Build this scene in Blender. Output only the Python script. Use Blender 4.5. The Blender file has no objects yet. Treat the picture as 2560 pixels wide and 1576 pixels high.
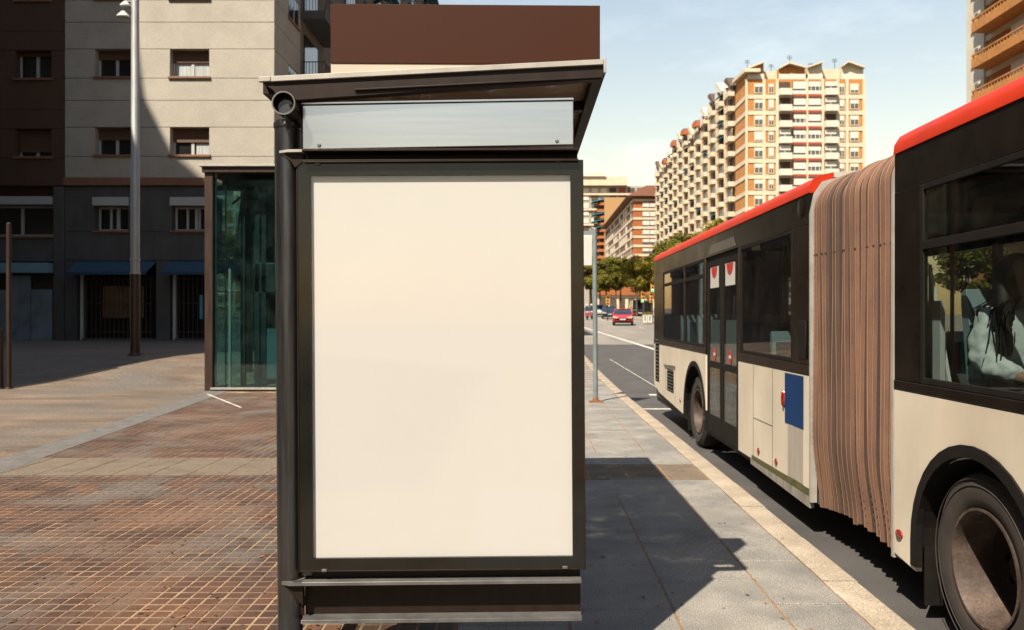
import bpy, bmesh, math, random
from mathutils import Vector, Matrix
R = math.radians
rnd = random.Random(7)
SC = bpy.context.scene
COL = SC.collection
# ------------------------------------------------------------------ camera
FPX, VX, VY, EYE = 2000.0, 1325.0, 794.0, 1.65      # focal length and vanishing point in photo pixels
cd = bpy.data.cameras.new('camera'); cam = bpy.data.objects.new('camera', cd); COL.objects.link(cam)
cam.location = (0, 0, EYE); cam.rotation_euler = (R(90), 0, 0)
cd.sensor_width = 36; cd.lens = 36*FPX/2560
cd.shift_x = (1280-VX)/2560; cd.shift_y = (VY-788)/2560
cd.clip_start = .05; cd.clip_end = 6000
cd.dof.use_dof = True; cd.dof.focus_distance = 4.2; cd.dof.aperture_fstop = 4.0
SC.camera = cam
# ------------------------------------------------------------------ sky and sun
SUN = Vector((-.633, -1, 1.609)).normalized()          # direction towards the sun
w = bpy.data.worlds.new('World'); SC.world = w; w.use_nodes = True
nt = w.node_tree; nt.nodes.clear()
sky = nt.nodes.new('ShaderNodeTexSky'); sky.sky_type = 'NISHITA'; sky.sun_disc = False
sky.sun_elevation = math.asin(SUN.z); sky.sun_rotation = math.atan2(SUN.x, SUN.y)
sky.air_density = 2.25; sky.dust_density = .55; sky.ozone_density = 1.0; sky.altitude = 0
bg = nt.nodes.new('ShaderNodeBackground'); bg.inputs['Strength'].default_value = .058
out = nt.nodes.new('ShaderNodeOutputWorld')
tc = nt.nodes.new('ShaderNodeTexCoord'); mp = nt.nodes.new('ShaderNodeMapping'); mp.inputs['Scale'].default_value = (1.6, 1.6, 5)   # thin high cloud all over the sky
nz = nt.nodes.new('ShaderNodeTexNoise'); nz.inputs['Scale'].default_value = 2.6; nz.inputs['Detail'].default_value = 7; nz.inputs['Roughness'].default_value = .62
cr = nt.nodes.new('ShaderNodeValToRGB'); cr.color_ramp.elements[0].position = .5; cr.color_ramp.elements[0].color = (1.13, 1, 1.0, 1); cr.color_ramp.elements[1].position = .78; cr.color_ramp.elements[1].color = (1.5, 1.27, 1.24, 1)
mu = nt.nodes.new('ShaderNodeMix'); mu.data_type = 'RGBA'; mu.blend_type = 'MULTIPLY'; mu.inputs[0].default_value = 1
nt.links.new(tc.outputs['Generated'], mp.inputs[0]); nt.links.new(mp.outputs[0], nz.inputs['Vector']); nt.links.new(nz.outputs[0], cr.inputs[0])
nt.links.new(sky.outputs[0], mu.inputs[6]); nt.links.new(cr.outputs[0], mu.inputs[7]); nt.links.new(mu.outputs[2], bg.inputs[0]); nt.links.new(bg.outputs[0], out.inputs[0])
sl = bpy.data.lights.new('sun', 'SUN'); sl.energy = 5.0; sl.angle = R(.55); sl.color = (1, .87, .7)
so = bpy.data.objects.new('sun', sl); COL.objects.link(so)
so.rotation_euler = SUN.to_track_quat('Z', 'Y').to_euler(); so.location = (-20, -30, 50)
vs = SC.view_settings
vs.view_transform = 'Standard'; vs.look = 'None'; vs.gamma = 1; vs.exposure = 1.5; vs.use_curve_mapping = False
SC.render.engine = 'CYCLES'
# ------------------------------------------------------------------ helpers
ORG = {}
def P(px, py, Y): return ((px-VX)*Y/FPX, Y, EYE+(VY-py)*Y/FPX)
def smooth(a, b, x):
    t = min(1, max(0, (x-a)/(b-a))); return t*t*(3-2*t)
def gz(Y):                                    # the avenue climbs gently beyond the stop
    if Y < 16: return 0.0
    if Y < 24: return .022*(Y-16)**2/16
    return .022*(Y-20)
def pz(X, Y): return gz(Y)+.585*smooth(17.6, 22.5, Y)*smooth(4, 8.5, -X)
def hexc(h):
    h = h.lstrip('#'); o = []
    for i in (0, 2, 4):
        c = int(h[i:i+2], 16)/255; o.append(c/12.92 if c <= .04045 else ((c+.055)/1.055)**2.4)
    return tuple(o)
def props(o, label=None, cat=None, group=None, kind=None):
    if label: o['label'] = label
    if cat: o['category'] = cat
    if group: o['group'] = group
    if kind: o['kind'] = kind
    return o
def thing(name, label, cat, loc=(0, 0, 0), group=None):
    o = bpy.data.objects.new(name, None); COL.objects.link(o); o.location = loc; o.empty_display_size = .2
    ORG[o.name] = Vector(loc); return props(o, label, cat, group)
def org(o):
    return ORG.get(o.name, Vector((0, 0, 0))) if o else Vector((0, 0, 0))
class MB:
    def __init__(s): s.v = []; s.f = []; s.m = []
    def add(s, vs, fs, mi=0):
        b = len(s.v); s.v += [tuple(v) for v in vs]
        for f in fs: s.f.append([i+b for i in f]); s.m.append(mi)
        return s
    def box(s, x0, x1, y0, y1, z0, z1, mi=0):
        if x0 > x1: x0, x1 = x1, x0
        if y0 > y1: y0, y1 = y1, y0
        if z0 > z1: z0, z1 = z1, z0
        return s.add([(x0,y0,z0),(x1,y0,z0),(x1,y1,z0),(x0,y1,z0),(x0,y0,z1),(x1,y0,z1),(x1,y1,z1),(x0,y1,z1)],
              [(0,3,2,1),(4,5,6,7),(0,1,5,4),(1,2,6,5),(2,3,7,6),(3,0,4,7)], mi)
    def prism(s, poly, ax, a, b, mi=0):       # poly: 2D points; ax: extrusion axis
        def p3(p, t):
            return {'x': (t, p[0], p[1]), 'y': (p[0], t, p[1]), 'z': (p[0], p[1], t)}[ax]
        n = len(poly); vs = [p3(p, a) for p in poly]+[p3(p, b) for p in poly]
        area = sum(poly[i][0]*poly[(i+1) % n][1]-poly[(i+1) % n][0]*poly[i][1] for i in range(n))
        fs = [list(range(n)), list(range(2*n-1, n-1, -1))]+[(i, i+n, (i+1) % n+n, (i+1) % n) for i in range(n)]
        flip = (area > 0) != (ax == 'y')
        if b < a: flip = not flip
        if flip: fs = [list(reversed(f)) for f in fs]
        return s.add(vs, fs, mi)
    def cyl(s, p0, p1, r0, r1=None, n=12, mi=0, caps=True):
        r1 = r0 if r1 is None else r1
        p0 = Vector(p0); p1 = Vector(p1); d = (p1-p0).normalized()
        u = d.orthogonal().normalized(); v = d.cross(u)
        vs = []
        for p, r in ((p0, r0), (p1, r1)):
            for i in range(n):
                a = 2*math.pi*i/n; vs.append(p+(u*math.cos(a)+v*math.sin(a))*r)
        fs = [(i, (i+1) % n, (i+1) % n+n, i+n) for i in range(n)]
        if caps: fs += [list(range(n-1, -1, -1)), list(range(n, 2*n))]
        return s.add(vs, fs, mi)
    def lathe(s, prof, c, ax='x', n=32, mi=0, mis=None):   # prof: (axial, radius)
        c = Vector(c); k = len(prof); vs = []
        for i in range(n):
            a = 2*math.pi*i/n; ca, sa = math.cos(a), math.sin(a)
            for t, r in prof:
                vs.append(c+Vector({'x': (t, r*ca, r*sa), 'y': (r*ca, t, r*sa), 'z': (r*ca, r*sa, t)}[ax]))
        b = len(s.v); s.v += [tuple(v) for v in vs]
        for i in range(n):
            j = (i+1) % n
            for q in range(k-1):
                s.f.append([b+i*k+q, b+j*k+q, b+j*k+q+1, b+i*k+q+1]); s.m.append(mis[q] if mis else mi)
        return s
    def tube(s, pts, r, n=8, mi=0):
        for a, b in zip(pts[:-1], pts[1:]): s.cyl(a, b, r, r, n, mi)
        return s
    def mesh(s, name, mats, o=Vector((0, 0, 0)), sm=True, fix=True):
        me = bpy.data.meshes.new(name)
        me.from_pydata([(v[0]-o[0], v[1]-o[1], v[2]-o[2]) for v in s.v], [], s.f)
        for m in (mats if isinstance(mats, (list, tuple)) else [mats]): me.materials.append(m)
        me.polygons.foreach_set('material_index', s.m)
        if fix:
            bm = bmesh.new(); bm.from_mesh(me); bmesh.ops.recalc_face_normals(bm, faces=bm.faces); bm.to_mesh(me); bm.free()
        if sm:
            me.polygons.foreach_set('use_smooth', [True]*len(me.polygons)); me.set_sharp_from_angle(angle=R(35))
        me.update(); return me
    def build(s, name, mats, parent=None, bevel=0, sm=True, kind=None, fix=True, seg=2, label=None):
        me = s.mesh(name, mats, org(parent), sm, fix)
        o = bpy.data.objects.new(name, me); COL.objects.link(o)
        if parent: o.parent = parent; ORG[o.name] = org(parent)
        if kind: o['kind'] = kind
        if label: o['label'] = label
        if bevel:
            b = o.modifiers.new('bevel', 'BEVEL'); b.width = bevel; b.segments = seg; b.limit_method = 'ANGLE'; b.angle_limit = R(40)
        return o
def inst(name, me, loc, parent=None, rz=0, sc=None):
    o = bpy.data.objects.new(name, me); COL.objects.link(o)
    o.location = Vector(loc)-org(parent)
    if parent: o.parent = parent
    if rz: o.rotation_euler.z = rz
    if sc: o.scale = sc
    return o
def box(name, mat, parent, *a, bevel=0, label=None): return MB().box(*a).build(name, mat, parent, bevel=bevel, label=label)
# ------------------------------------------------------------------ materials
MATS = {}; KA = .51
def _mat(name):
    m = bpy.data.materials.new(name); m.use_nodes = True; n = m.node_tree; n.nodes.clear()
    o = n.nodes.new('ShaderNodeOutputMaterial'); MATS[name] = m
    return m, n, o
def nd(n, t, **k):
    x = n.nodes.new(t)
    for a, v in k.items():
        if a in x.inputs: x.inputs[a].default_value = v
        else: setattr(x, a, v)
    return x
def noise(n, vec, scale, detail=5, rough=.6, st=None):
    x = nd(n, 'ShaderNodeTexNoise', Scale=scale, Detail=detail, Roughness=rough)
    if st:
        mp = nd(n, 'ShaderNodeMapping'); mp.inputs['Scale'].default_value = st
        n.links.new(vec, mp.inputs['Vector']); vec = mp.outputs[0]
    n.links.new(vec, x.inputs['Vector']); return x.outputs['Fac']
def ramp(n, fac, stops):
    x = nd(n, 'ShaderNodeValToRGB'); e = x.color_ramp.elements
    while len(e) < len(stops): e.new(.5)
    for i, (p, c) in enumerate(stops):
        e[i].position = p; e[i].color = (c[0], c[1], c[2], 1) if isinstance(c, (tuple, list)) else (c, c, c, 1)
    n.links.new(fac, x.inputs[0]); return x.outputs[0]
def mixc(n, fac, a, b, mode='MIX'):
    x = nd(n, 'ShaderNodeMix', data_type='RGBA', blend_type=mode)
    for s, v in ((0, fac), (6, a), (7, b)):
        if hasattr(v, 'default_value') or hasattr(v, 'links'): n.links.new(v, x.inputs[s])
        else: x.inputs[s].default_value = v if s == 0 else (v[0], v[1], v[2], 1)
    return x.outputs[2]
def M(name, col, rough=.7, metal=0, var=.22, scale=2.5, bump=0, bscale=60, col2=None, patch=0, pscale=.6, speck=0, spscale=250,
      st=None, spec=.5, coat=0, rvar=.12, pcol=None, emit=None, rnd_obj=0, wpos=False):
    m, n, o = _mat(name)
    if isinstance(col, str): col = hexc(col)
    col = tuple(c*KA for c in col); pcol = tuple(c*KA for c in pcol) if pcol else None
    if isinstance(col2, str): col2 = hexc(col2)
    bs = nd(n, 'ShaderNodeBsdfPrincipled', Metallic=metal); bs.inputs['Specular IOR Level'].default_value = spec
    bs.inputs['Coat Weight'].default_value = coat; bs.inputs['Coat Roughness'].default_value = .08
    vec = nd(n, 'ShaderNodeNewGeometry').outputs['Position'] if wpos else nd(n, 'ShaderNodeTexCoord').outputs['Object']
    f = noise(n, vec, scale, 6, .62, st)
    a = tuple(c*(1-var) for c in col); b = col2 or tuple(min(1, c*(1+var)) for c in col)
    c = ramp(n, f, [(.3, a), (.7, b)])
    if patch:
        pf = ramp(n, noise(n, vec, pscale, 4, .6), [(.42, 0), (.66, 1)])
        mu = nd(n, 'ShaderNodeMath', operation='MULTIPLY'); n.links.new(pf, mu.inputs[0]); mu.inputs[1].default_value = patch
        c = mixc(n, mu.outputs[0], c, pcol or tuple(x*.45 for x in col))
    if speck:
        sf = noise(n, vec, spscale, 2, .7)
        c = mixc(n, speck, c, ramp(n, sf, [(.32, .12), (.68, .95)]), 'OVERLAY')
    if rnd_obj:
        oi = nd(n, 'ShaderNodeObjectInfo'); c = mixc(n, rnd_obj, c, ramp(n, oi.outputs['Random'], [(0, .15), (1, .85)]), 'OVERLAY')
    n.links.new(c, bs.inputs['Base Color'])
    mr = nd(n, 'ShaderNodeMapRange'); n.links.new(f, mr.inputs[0])
    mr.inputs[3].default_value = max(.02, rough-rvar); mr.inputs[4].default_value = min(1, rough+rvar)
    n.links.new(mr.outputs[0], bs.inputs['Roughness'])
    if bump:
        bp = nd(n, 'ShaderNodeBump', Strength=bump, Distance=.01); n.links.new(noise(n, vec, bscale, 4, .65, st), bp.inputs['Height'])
        n.links.new(bp.outputs[0], bs.inputs['Normal'])
    if emit:
        bs.inputs['Emission Color'].default_value = (*emit[0], 1); bs.inputs['Emission Strength'].default_value = emit[1]
    n.links.new(bs.outputs[0], o.inputs[0]); return m
def glass(name, tint=(.5, .5, .5), ior=1.5, rough=.01, dirt=0, dcol=(.3, .25, .2), dscale=3, boost=1.0, dlo=.45, dhi=.7):
    m, n, o = _mat(name)
    tr = nd(n, 'ShaderNodeBsdfTransparent', Color=(*tint, 1)); gl = nd(n, 'ShaderNodeBsdfGlossy', Roughness=rough)
    lw = nd(n, 'ShaderNodeLayerWeight', Blend=.5); pw = nd(n, 'ShaderNodeMath', operation='POWER'); pw.inputs[1].default_value = 4.5
    n.links.new(lw.outputs['Facing'], pw.inputs[0]); r0 = ((ior-1)/(ior+1))**2
    ml = nd(n, 'ShaderNodeMath', operation='MULTIPLY_ADD', use_clamp=True); n.links.new(pw.outputs[0], ml.inputs[0])
    ml.inputs[1].default_value = (1-r0)*boost; ml.inputs[2].default_value = r0*boost
    mx = nd(n, 'ShaderNodeMixShader'); n.links.new(ml.outputs[0], mx.inputs[0]); n.links.new(tr.outputs[0], mx.inputs[1]); n.links.new(gl.outputs[0], mx.inputs[2])
    last = mx.outputs[0]
    if dirt:
        vec = nd(n, 'ShaderNodeTexCoord').outputs['Object']
        pf = ramp(n, noise(n, vec, dscale, 6, .7), [(dlo, .12), (dhi, 1)])
        mu = nd(n, 'ShaderNodeMath', operation='MULTIPLY'); n.links.new(pf, mu.inputs[0]); mu.inputs[1].default_value = dirt
        df = nd(n, 'ShaderNodeBsdfDiffuse', Color=(*dcol, 1)); m2 = nd(n, 'ShaderNodeMixShader')
        n.links.new(mu.outputs[0], m2.inputs[0]); n.links.new(last, m2.inputs[1]); n.links.new(df.outputs[0], m2.inputs[2]); last = m2.outputs[0]
    n.links.new(last, o.inputs[0]); return m
def leafmat(name, c1, c2):
    m, n, o = _mat(name)
    vec = nd(n, 'ShaderNodeNewGeometry').outputs['Position']
    c = ramp(n, noise(n, vec, .9, 5, .7), [(.32, c1), (.68, c2)])
    d = nd(n, 'ShaderNodeBsdfDiffuse'); t = nd(n, 'ShaderNodeBsdfTranslucent'); mx = nd(n, 'ShaderNodeMixShader', Fac=.3)
    n.links.new(c, d.inputs[0]); n.links.new(c, t.inputs[0]); n.links.new(d.outputs[0], mx.inputs[1]); n.links.new(t.outputs[0], mx.inputs[2])
    n.links.new(mx.outputs[0], o.inputs[0]); return m
def tilemat(name, cols, cell):               # colour changes from tile to tile, with wider stains
    m, n, o = _mat(name)
    pos = nd(n, 'ShaderNodeNewGeometry').outputs['Position']
    sn = nd(n, 'ShaderNodeVectorMath', operation='SNAP'); sn.inputs[1].default_value = cell; n.links.new(pos, sn.inputs[0])
    wn = nd(n, 'ShaderNodeTexWhiteNoise', noise_dimensions='3D'); n.links.new(sn.outputs[0], wn.inputs[0])
    c = ramp(n, wn.outputs[0], [(0, cols[0]), (.45, cols[1]), (1, cols[2])])
    stn = ramp(n, noise(n, pos, 1.1, 5, .65), [(.48, 0), (.62, .9)])
    c = mixc(n, stn, c, cols[3])
    st2 = ramp(n, noise(n, pos, .55, 5, .6), [(.52, 0), (.7, .7)])
    c = mixc(n, st2, c, cols[4])
    c = mixc(n, .6, c, ramp(n, noise(n, pos, 60, 3, .7), [(.3, .2), (.7, .8)]), 'OVERLAY')
    spk = ramp(n, noise(n, pos, 14, 2, .5), [(.66, 0), (.72, .8)]); c = mixc(n, spk, c, (.03, .02, .015))
    bs = nd(n, 'ShaderNodeBsdfPrincipled', Roughness=.72); n.links.new(c, bs.inputs['Base Color'])
    bp = nd(n, 'ShaderNodeBump', Strength=.35, Distance=.004); n.links.new(noise(n, pos, 90, 4, .7), bp.inputs['Height']); n.links.new(bp.outputs[0], bs.inputs['Normal'])
    n.links.new(bs.outputs[0], o.inputs[0]); return m
m_tile = tilemat('terracotta_tile', [(.02, .0078, .0042), (.036, .0148, .0075), (.058, .025, .012), (.056, .055, .051), (.11, .046, .017)], (.2, .2, 5))
m_grout = M('sandy_grout', (.34, .23, .135), .95, var=.4, scale=7, patch=.92, pscale=2.2, pcol=(.1, .07, .05), wpos=True)
m_smooth = M('worn_plaza_paving', (.155, .112, .08), .8, var=.5, scale=1.1, st=(.4, 1.3, 1), patch=.8, pscale=.45, pcol=(.12, .115, .105), speck=.5, spscale=25, bump=.15, wpos=True)
m_strip = M('granite_strip', (.13, .125, .12), .8, var=.3, scale=5, speck=.5, spscale=120, wpos=True)
m_slab = M('granite_slab', (.27, .26, .235), .8, var=.28, scale=2.2, patch=.65, pscale=1.4, pcol=(.12, .125, .135), speck=.95, spscale=130, bump=.25, bscale=180, wpos=True)
m_joint = M('ochre_joint_sand', (.3, .16, .07), .95, var=.4, scale=12, wpos=True)
m_kerb = M('kerb_granite', (.43, .37, .29), .8, var=.22, scale=3, patch=.4, pscale=2.4, pcol=(.25, .19, .13), speck=.7, spscale=120, bump=.3, bscale=150, wpos=True)
m_tact = M('ribbed_paving', (.2, .16, .12), .8, var=.2, scale=4, speck=.4, spscale=80, patch=.3, pscale=3, wpos=True)
m_asph = M('dark_asphalt', (.062, .06, .06), .85, var=.35, scale=1.2, speck=.6, spscale=110, bump=.5, bscale=120, patch=.3, pscale=.4, pcol=(.1, .095, .09), wpos=True)
m_road = M('worn_asphalt', (.27, .25, .22), .85, var=.2, scale=.5, st=(1, .12, 1), speck=.3, spscale=40, patch=.4, pscale=.25, pcol=(.11, .1, .095), wpos=True)
m_paint = M('road_paint', (.72, .7, .64), .7, var=.2, scale=4, patch=.5, pscale=3, pcol=(.35, .33, .3), wpos=True)
m_far = M('pale_pavement', (.3, .26, .2), .9, var=.2, scale=.6, wpos=True)
m_earth = M('earth', (.16, .13, .09), .95, var=.3, scale=.2, wpos=True)
# ------------------------------------------------------------------ ground
g = MB().add([(-900, -300, -.9), (900, -300, -.9), (900, 2500, -.6), (-900, 2500, -.6)], [(0, 1, 2, 3)]).build('ground', m_earth, kind='structure')
def sheet(name, mat, xs, ys, zf, parent=None, kind='structure'):
    b = MB(); nx = len(xs)
    vs = [(x, y, zf(x, y)) for y in ys for x in xs]
    fs = [(j*nx+i, j*nx+i+1, (j+1)*nx+i+1, (j+1)*nx+i) for j in range(len(ys)-1) for i in range(nx-1)]
    b.add(vs, fs); return b.build(name, mat, parent, kind=kind, fix=False)
def ys_(a, b, d):
    n = max(1, int(round((b-a)/d))); return [a+(b-a)*i/n for i in range(n+1)]
XK0, XK1 = 1.83, 2.06
YR = ys_(-40, 16, 8)+ys_(16, 24, 1)[1:]+ys_(24, 500, 14)[1:]
road = sheet('road', m_road, [XK1-.02, 37.0], YR, lambda x, y: gz(y)-.15)
sheet('bus_bay_asphalt', m_asph, [XK1, 6.9], ys_(-30, 16, 8)+ys_(16, 40, 1)[1:], lambda x, y: gz(y)-.146, road, None)
sheet('pavement_base', m_joint, [-.4, XK0], ys_(-20, 16, 4)+ys_(16, 60, 1)[1:], lambda x, y: gz(y)-.005)
pav = sheet('pavement', m_slab, [-.4, XK0], ys_(31, 300, 6), lambda x, y: gz(y))
sheet('far_pavement', m_far, [12.2, 60], ys_(40, 500, 10), lambda x, y: gz(y)+.0)
kb = MB()
for a, b_ in zip(ys_(40, 500, 10)[:-1], ys_(40, 500, 10)[1:]):
    kb.add([(12.0, a, gz(a)-.2), (12.2, a, gz(a)-.2), (12.2, b_, gz(b_)-.2), (12.0, b_, gz(b_)-.2), (12.0, a, gz(a)+.004), (12.2, a, gz(a)+.004), (12.2, b_, gz(b_)+.004), (12.0, b_, gz(b_)+.004)],
           [(4, 5, 6, 7), (0, 4, 7, 3), (0, 1, 5, 4)])
kb.build('far_kerb', m_kerb, kind='structure')
# kerb stones
kerb = MB()
for a, b_ in zip(ys_(30, 300, 6)[:-1], ys_(30, 300, 6)[1:]):
    kerb.add([(XK0, a, gz(a)-.3), (XK1, a, gz(a)-.3), (XK1, b_, gz(b_)-.3), (XK0, b_, gz(b_)-.3), (XK0, a, gz(a)), (XK1, a, gz(a)), (XK1, b_, gz(b_)), (XK0, b_, gz(b_))],
             [(4, 5, 6, 7), (1, 2, 6, 5), (0, 1, 5, 4)])
kerb = kerb.build('kerb', m_kerb, kind='structure')
kst = MB().prism([(XK0+.006, -.3), (XK1, -.3), (XK1, -.025), (XK1-.006, -.008), (XK1-.022, 0), (XK0+.006, 0)], 'y', .004, .986)
kme = kst.mesh('kerb_stone', m_kerb)
y = -.93
while y < 30:
    inst('kerb_stone', kme, (rnd.uniform(-.003, .003), y, gz(y+.5)+rnd.uniform(-.003, .003)), kerb); y += .99
# slabs
slab_me = {}
for wd in (.6, .42):
    b = MB(); h = .005
    b.add([(.006, .004, -.03), (wd-.006, .004, -.03), (wd-.006, .811, -.03), (.006, .811, -.03),
           (.006, .004, -.004), (wd-.006, .004, -.004), (wd-.006, .811, -.004), (.006, .811, -.004),
           (.006+h, .004+h, 0), (wd-.006-h, .004+h, 0), (wd-.006-h, .811-h, 0), (.006+h, .811-h, 0)],
          [(0, 1, 5, 4), (1, 2, 6, 5), (2, 3, 7, 6), (3, 0, 4, 7), (4, 5, 9, 8), (5, 6, 10, 9), (6, 7, 11, 10), (7, 4, 8, 11), (8, 9, 10, 11)])
    slab_me[wd] = b.mesh('paving_slab', m_slab)
for x0, wd, ph in ((-.39, .6, .1), (.21, .6, .33), (.81, .6, .02), (1.41, .42, .42)):
    y = -.7+ph
    while y < 31:
        if not (7.55 < y < 8.95):
            inst('paving_slab', slab_me[wd], (x0, y, gz(y+.4)+rnd.uniform(-.002, .002)), pav)
        y += .815
# ribbed guide strip across the pavement
tb = MB().box(.004, .396, 0, .86, -.03, -.007)
for k in range(17): tb.box(.008, .392, .012+k*.05, .04+k*.05, -.008, 0)
tme = tb.mesh('tactile_tile', m_tact)
for k in range(4): inst('tactile_tile', tme, (.21+k*.405, 8.13, .0), pav)
fill = MB().box(-.39, 1.83, 7.5, 8.125, -.03, -.001).box(-.39, 1.83, 8.995, 9.75, -.03, -.001).build('paving_slab', m_slab, pav)
# plaza
plaza = sheet('plaza_paving', m_grout, [-7.2, -3.2, -.4], ys_(-6, 17, 3)+ys_(17, 30, 1)[1:], lambda x, y: pz(x, y)-.003)
sheet('plaza_ground', m_smooth, [-80, -40, -22, -16, -12, -10, -8.5, -7, -6, -5, -4, -2, -.4], ys_(-30, 17, 4)+ys_(17, 32, .6)[1:]+ys_(32, 140, 12)[1:],
      lambda x, y: pz(x, y)-(.02 if y < 19 and x > -6.5 else .012))
# pale granite line that separates the tiles from the smooth plaza
def xs_(Y): return -5.9-(Y-8.9)*.118
sb = MB()
ysx = ys_(-4, 18.3, 1)
for a, b_ in zip(ysx[:-1], ysx[1:]):
    q = [(xs_(a)-.2, a), (xs_(a)+.24, a), (xs_(b_)+.24, b_), (xs_(b_)-.2, b_)]
    sb.add([(x, y, pz(x, y)+.004) for x, y in q], [(0, 1, 2, 3)])
sb.build('drain_strip', m_strip, kind='structure', fix=False)
sheet('plaza_smooth_field', m_smooth, [-70, -40, -20, -12, -9, -7.4], ys_(-6, 17, 2)+ys_(17, 29.7, .6)[1:], lambda x, y: pz(x, y)-.004)
sm = MB()
for a, b_ in zip(ysx[:-1], ysx[1:]):
    q = [(-7.5, a), (xs_(a)-.19, a), (xs_(b_)-.19, b_), (-7.5, b_)]
    sm.add([(x, y, pz(x, y)) for x, y in q], [(0, 1, 2, 3)])
sm.build('plaza_margin', m_smooth, kind='structure', fix=False)
# terracotta tiles: 20 cm, four raised pads each
def pads(b, x, y, z):
    for i in (0, 1):
        for j in (0, 1):
            x0 = x+.1*i+.0055; x1 = x0+.089; y0 = y+.1*j+.0055; y1 = y0+.089; c = .003
            b.add([(x0, y0, z-.006), (x1, y0, z-.006), (x1, y1, z-.006), (x0, y1, z-.006), (x0+c, y0+c, z), (x1-c, y0+c, z), (x1-c, y1-c, z), (x0+c, y1-c, z)],
                  [(4, 5, 6, 7), (0, 1, 5, 4), (1, 2, 6, 5), (2, 3, 7, 6), (3, 0, 4, 7)])
one = MB(); pads(one, 0, 0, 0); tile_me = one.mesh('paving_tile', m_tile, sm=False, fix=False)
rest = MB(); cand = []
ny0, ny1 = 14, 92
for j in range(ny0, ny1):
    Y = j*.2
    if 8.3 < Y+.1 < 9.42: continue
    for i in range(-40, -2):
        X = i*.2
        if X+.2 > -.395 or X < xs_(Y)+.03: continue
        px = VX+X*FPX/(Y+.1); vis = px > -30 and px < 770 and Y > 4.1
        cand.append((0 if vis else 1, Y, X))
cand.sort()
for k, (v, Y, X) in enumerate(cand):
    dz = rnd.uniform(-.0015, .0015)
    if k < 300: inst('paving_tile', tile_me, (X, Y, pz(X, Y)+dz), plaza)
    else: pads(rest, X, Y, pz(X, Y)+dz)
rest.build('paving_tile_field', m_tile, plaza, sm=False, kind='stuff', fix=False)
tb = MB().box(.004, .396, 0, 1.07, -.03, -.007)
for k in range(21): tb.box(.01, .39, .012+k*.05, .042+k*.05, -.008, .001)
tme2 = tb.mesh('tactile_tile', m_tact)
for k in range(14): inst('tactile_tile', tme2, (-5.98+k*.4, 8.34, .002), plaza)
MB().add([(*P(515, 985, 17.4)[:2], .006), (*P(606, 1021, 14.6)[:2], .006), (P(606, 1021, 14.6)[0]-.05, 14.6, .006), (P(515, 985, 17.4)[0]-.05, 17.4, .006)], [(0, 1, 2, 3)]).build('painted_line', m_paint, plaza, fix=False)
lf_ = MB(); r6 = random.Random(21)
for k in range(420):
    y = 4.2+11*r6.random()**1.6; x = r6.uniform(-.66*y, -.45) if k < 340 else r6.uniform(.0, 1.9)
    c = Vector((x, y, pz(x, y)+.006)); a = r6.uniform(0, 6.28); s = r6.uniform(.008, .022); u = Vector((math.cos(a), math.sin(a), r6.uniform(-.2, .3)))*s; v = Vector((-math.sin(a), math.cos(a), r6.uniform(-.2, .3)))*s*.55
    lf_.add([c-u, c-v, c+u*1.1, c+v], [(0, 1, 2, 3)], 0 if r6.random() < .3 else 1)
lf_ = lf_.build('fallen_leaves', [M('dry_orange_leaf', (.45, .11, .02), .8), M('dry_brown_leaf', (.07, .04, .02), .9)], sm=False, fix=False); props(lf_, 'small dry leaves scattered over the tiles and slabs', 'leaves', kind='stuff')
# lane markings
def stripe(pts, wd, dash=None):
    b = MB()
    for (x0, y0), (x1, y1) in zip(pts[:-1], pts[1:]):
        b.add([(x0-wd/2, y0, gz(y0)-.14), (x0+wd/2, y0, gz(y0)-.14), (x1+wd/2, y1, gz(y1)-.14), (x1-wd/2, y1, gz(y1)-.14)], [(0, 1, 2, 3)])
    b.build('lane_marking', m_paint, road, fix=False)
stripe([(6.6-.045*(y-14), y) for y in ys_(14, 78, 3)], .22)
for y in (30, 38, 46, 54, 62, 70, 80, 90):
    stripe([(9.9-.03*(y-30), y), (9.9-.03*(y-27), y+3)], .13)
    stripe([(12.1-.03*(y-30)-.6, y+2), (12.1-.03*(y-27)-.6, y+5)], .13) if y < 45 else None
stripe([(2.25, 15.62), (2.25, 15.75)], .12); MB().box(2.25, 2.85, 15.6, 15.75, -.15, -.139).build('lane_marking', m_paint, road)
MB().box(2.75, 2.98, 18.3, 18.6, -.14, -.133).build('lane_marking', m_paint, road)
stripe([(3.2, 19), (3.0, 30)], .03)
# ------------------------------------------------------------------ bus shelter
m_dark = M('dark_grey_steel', (.02, .011, .0075), .55, 0, spec=.18, var=.3, scale=6, bump=.05, bscale=220, rvar=.1, st=(3, 3, .6))
m_steel = M('grey_steel', (.2, .2, .2), .5, .5, var=.25, scale=8, patch=.3, pscale=9)
m_post = M('painted_steel_post', (.13, .14, .155), .3, .85, var=.35, scale=9, st=(6, 6, .35), rvar=.08, patch=.25, pscale=5, pcol=(.12, .1, .07))
m_fascia = M('pale_grey_fascia', (.5, .48, .44), .55, .2, var=.12, scale=7, patch=.3, pscale=11, pcol=(.3, .28, .25))
m_alu = M('brushed_aluminium', (.92, .95, .98), .24, 1, var=.06, scale=3, st=(.4, 1, 14), rvar=.06)
m_black = M('black_enamel', (.012, .013, .011), .14, 0, var=.3, scale=5, coat=.1, spec=.3, rvar=.05)
m_poster = M('blank_cream_poster', (.83, .83, .84), .75, 0, var=.015, scale=1.2, spec=.2)
m_adglass = glass('display_glass', (.97, .97, .96), 1.45, .01)
m_signb = M('brown_sign_face', (.062, .019, .008), .7, 0, spec=.12, var=.1, scale=1.4)
m_signc = M('cream_sign_base', (.62, .56, .45), .6, 0, var=.06, scale=2)
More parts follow.
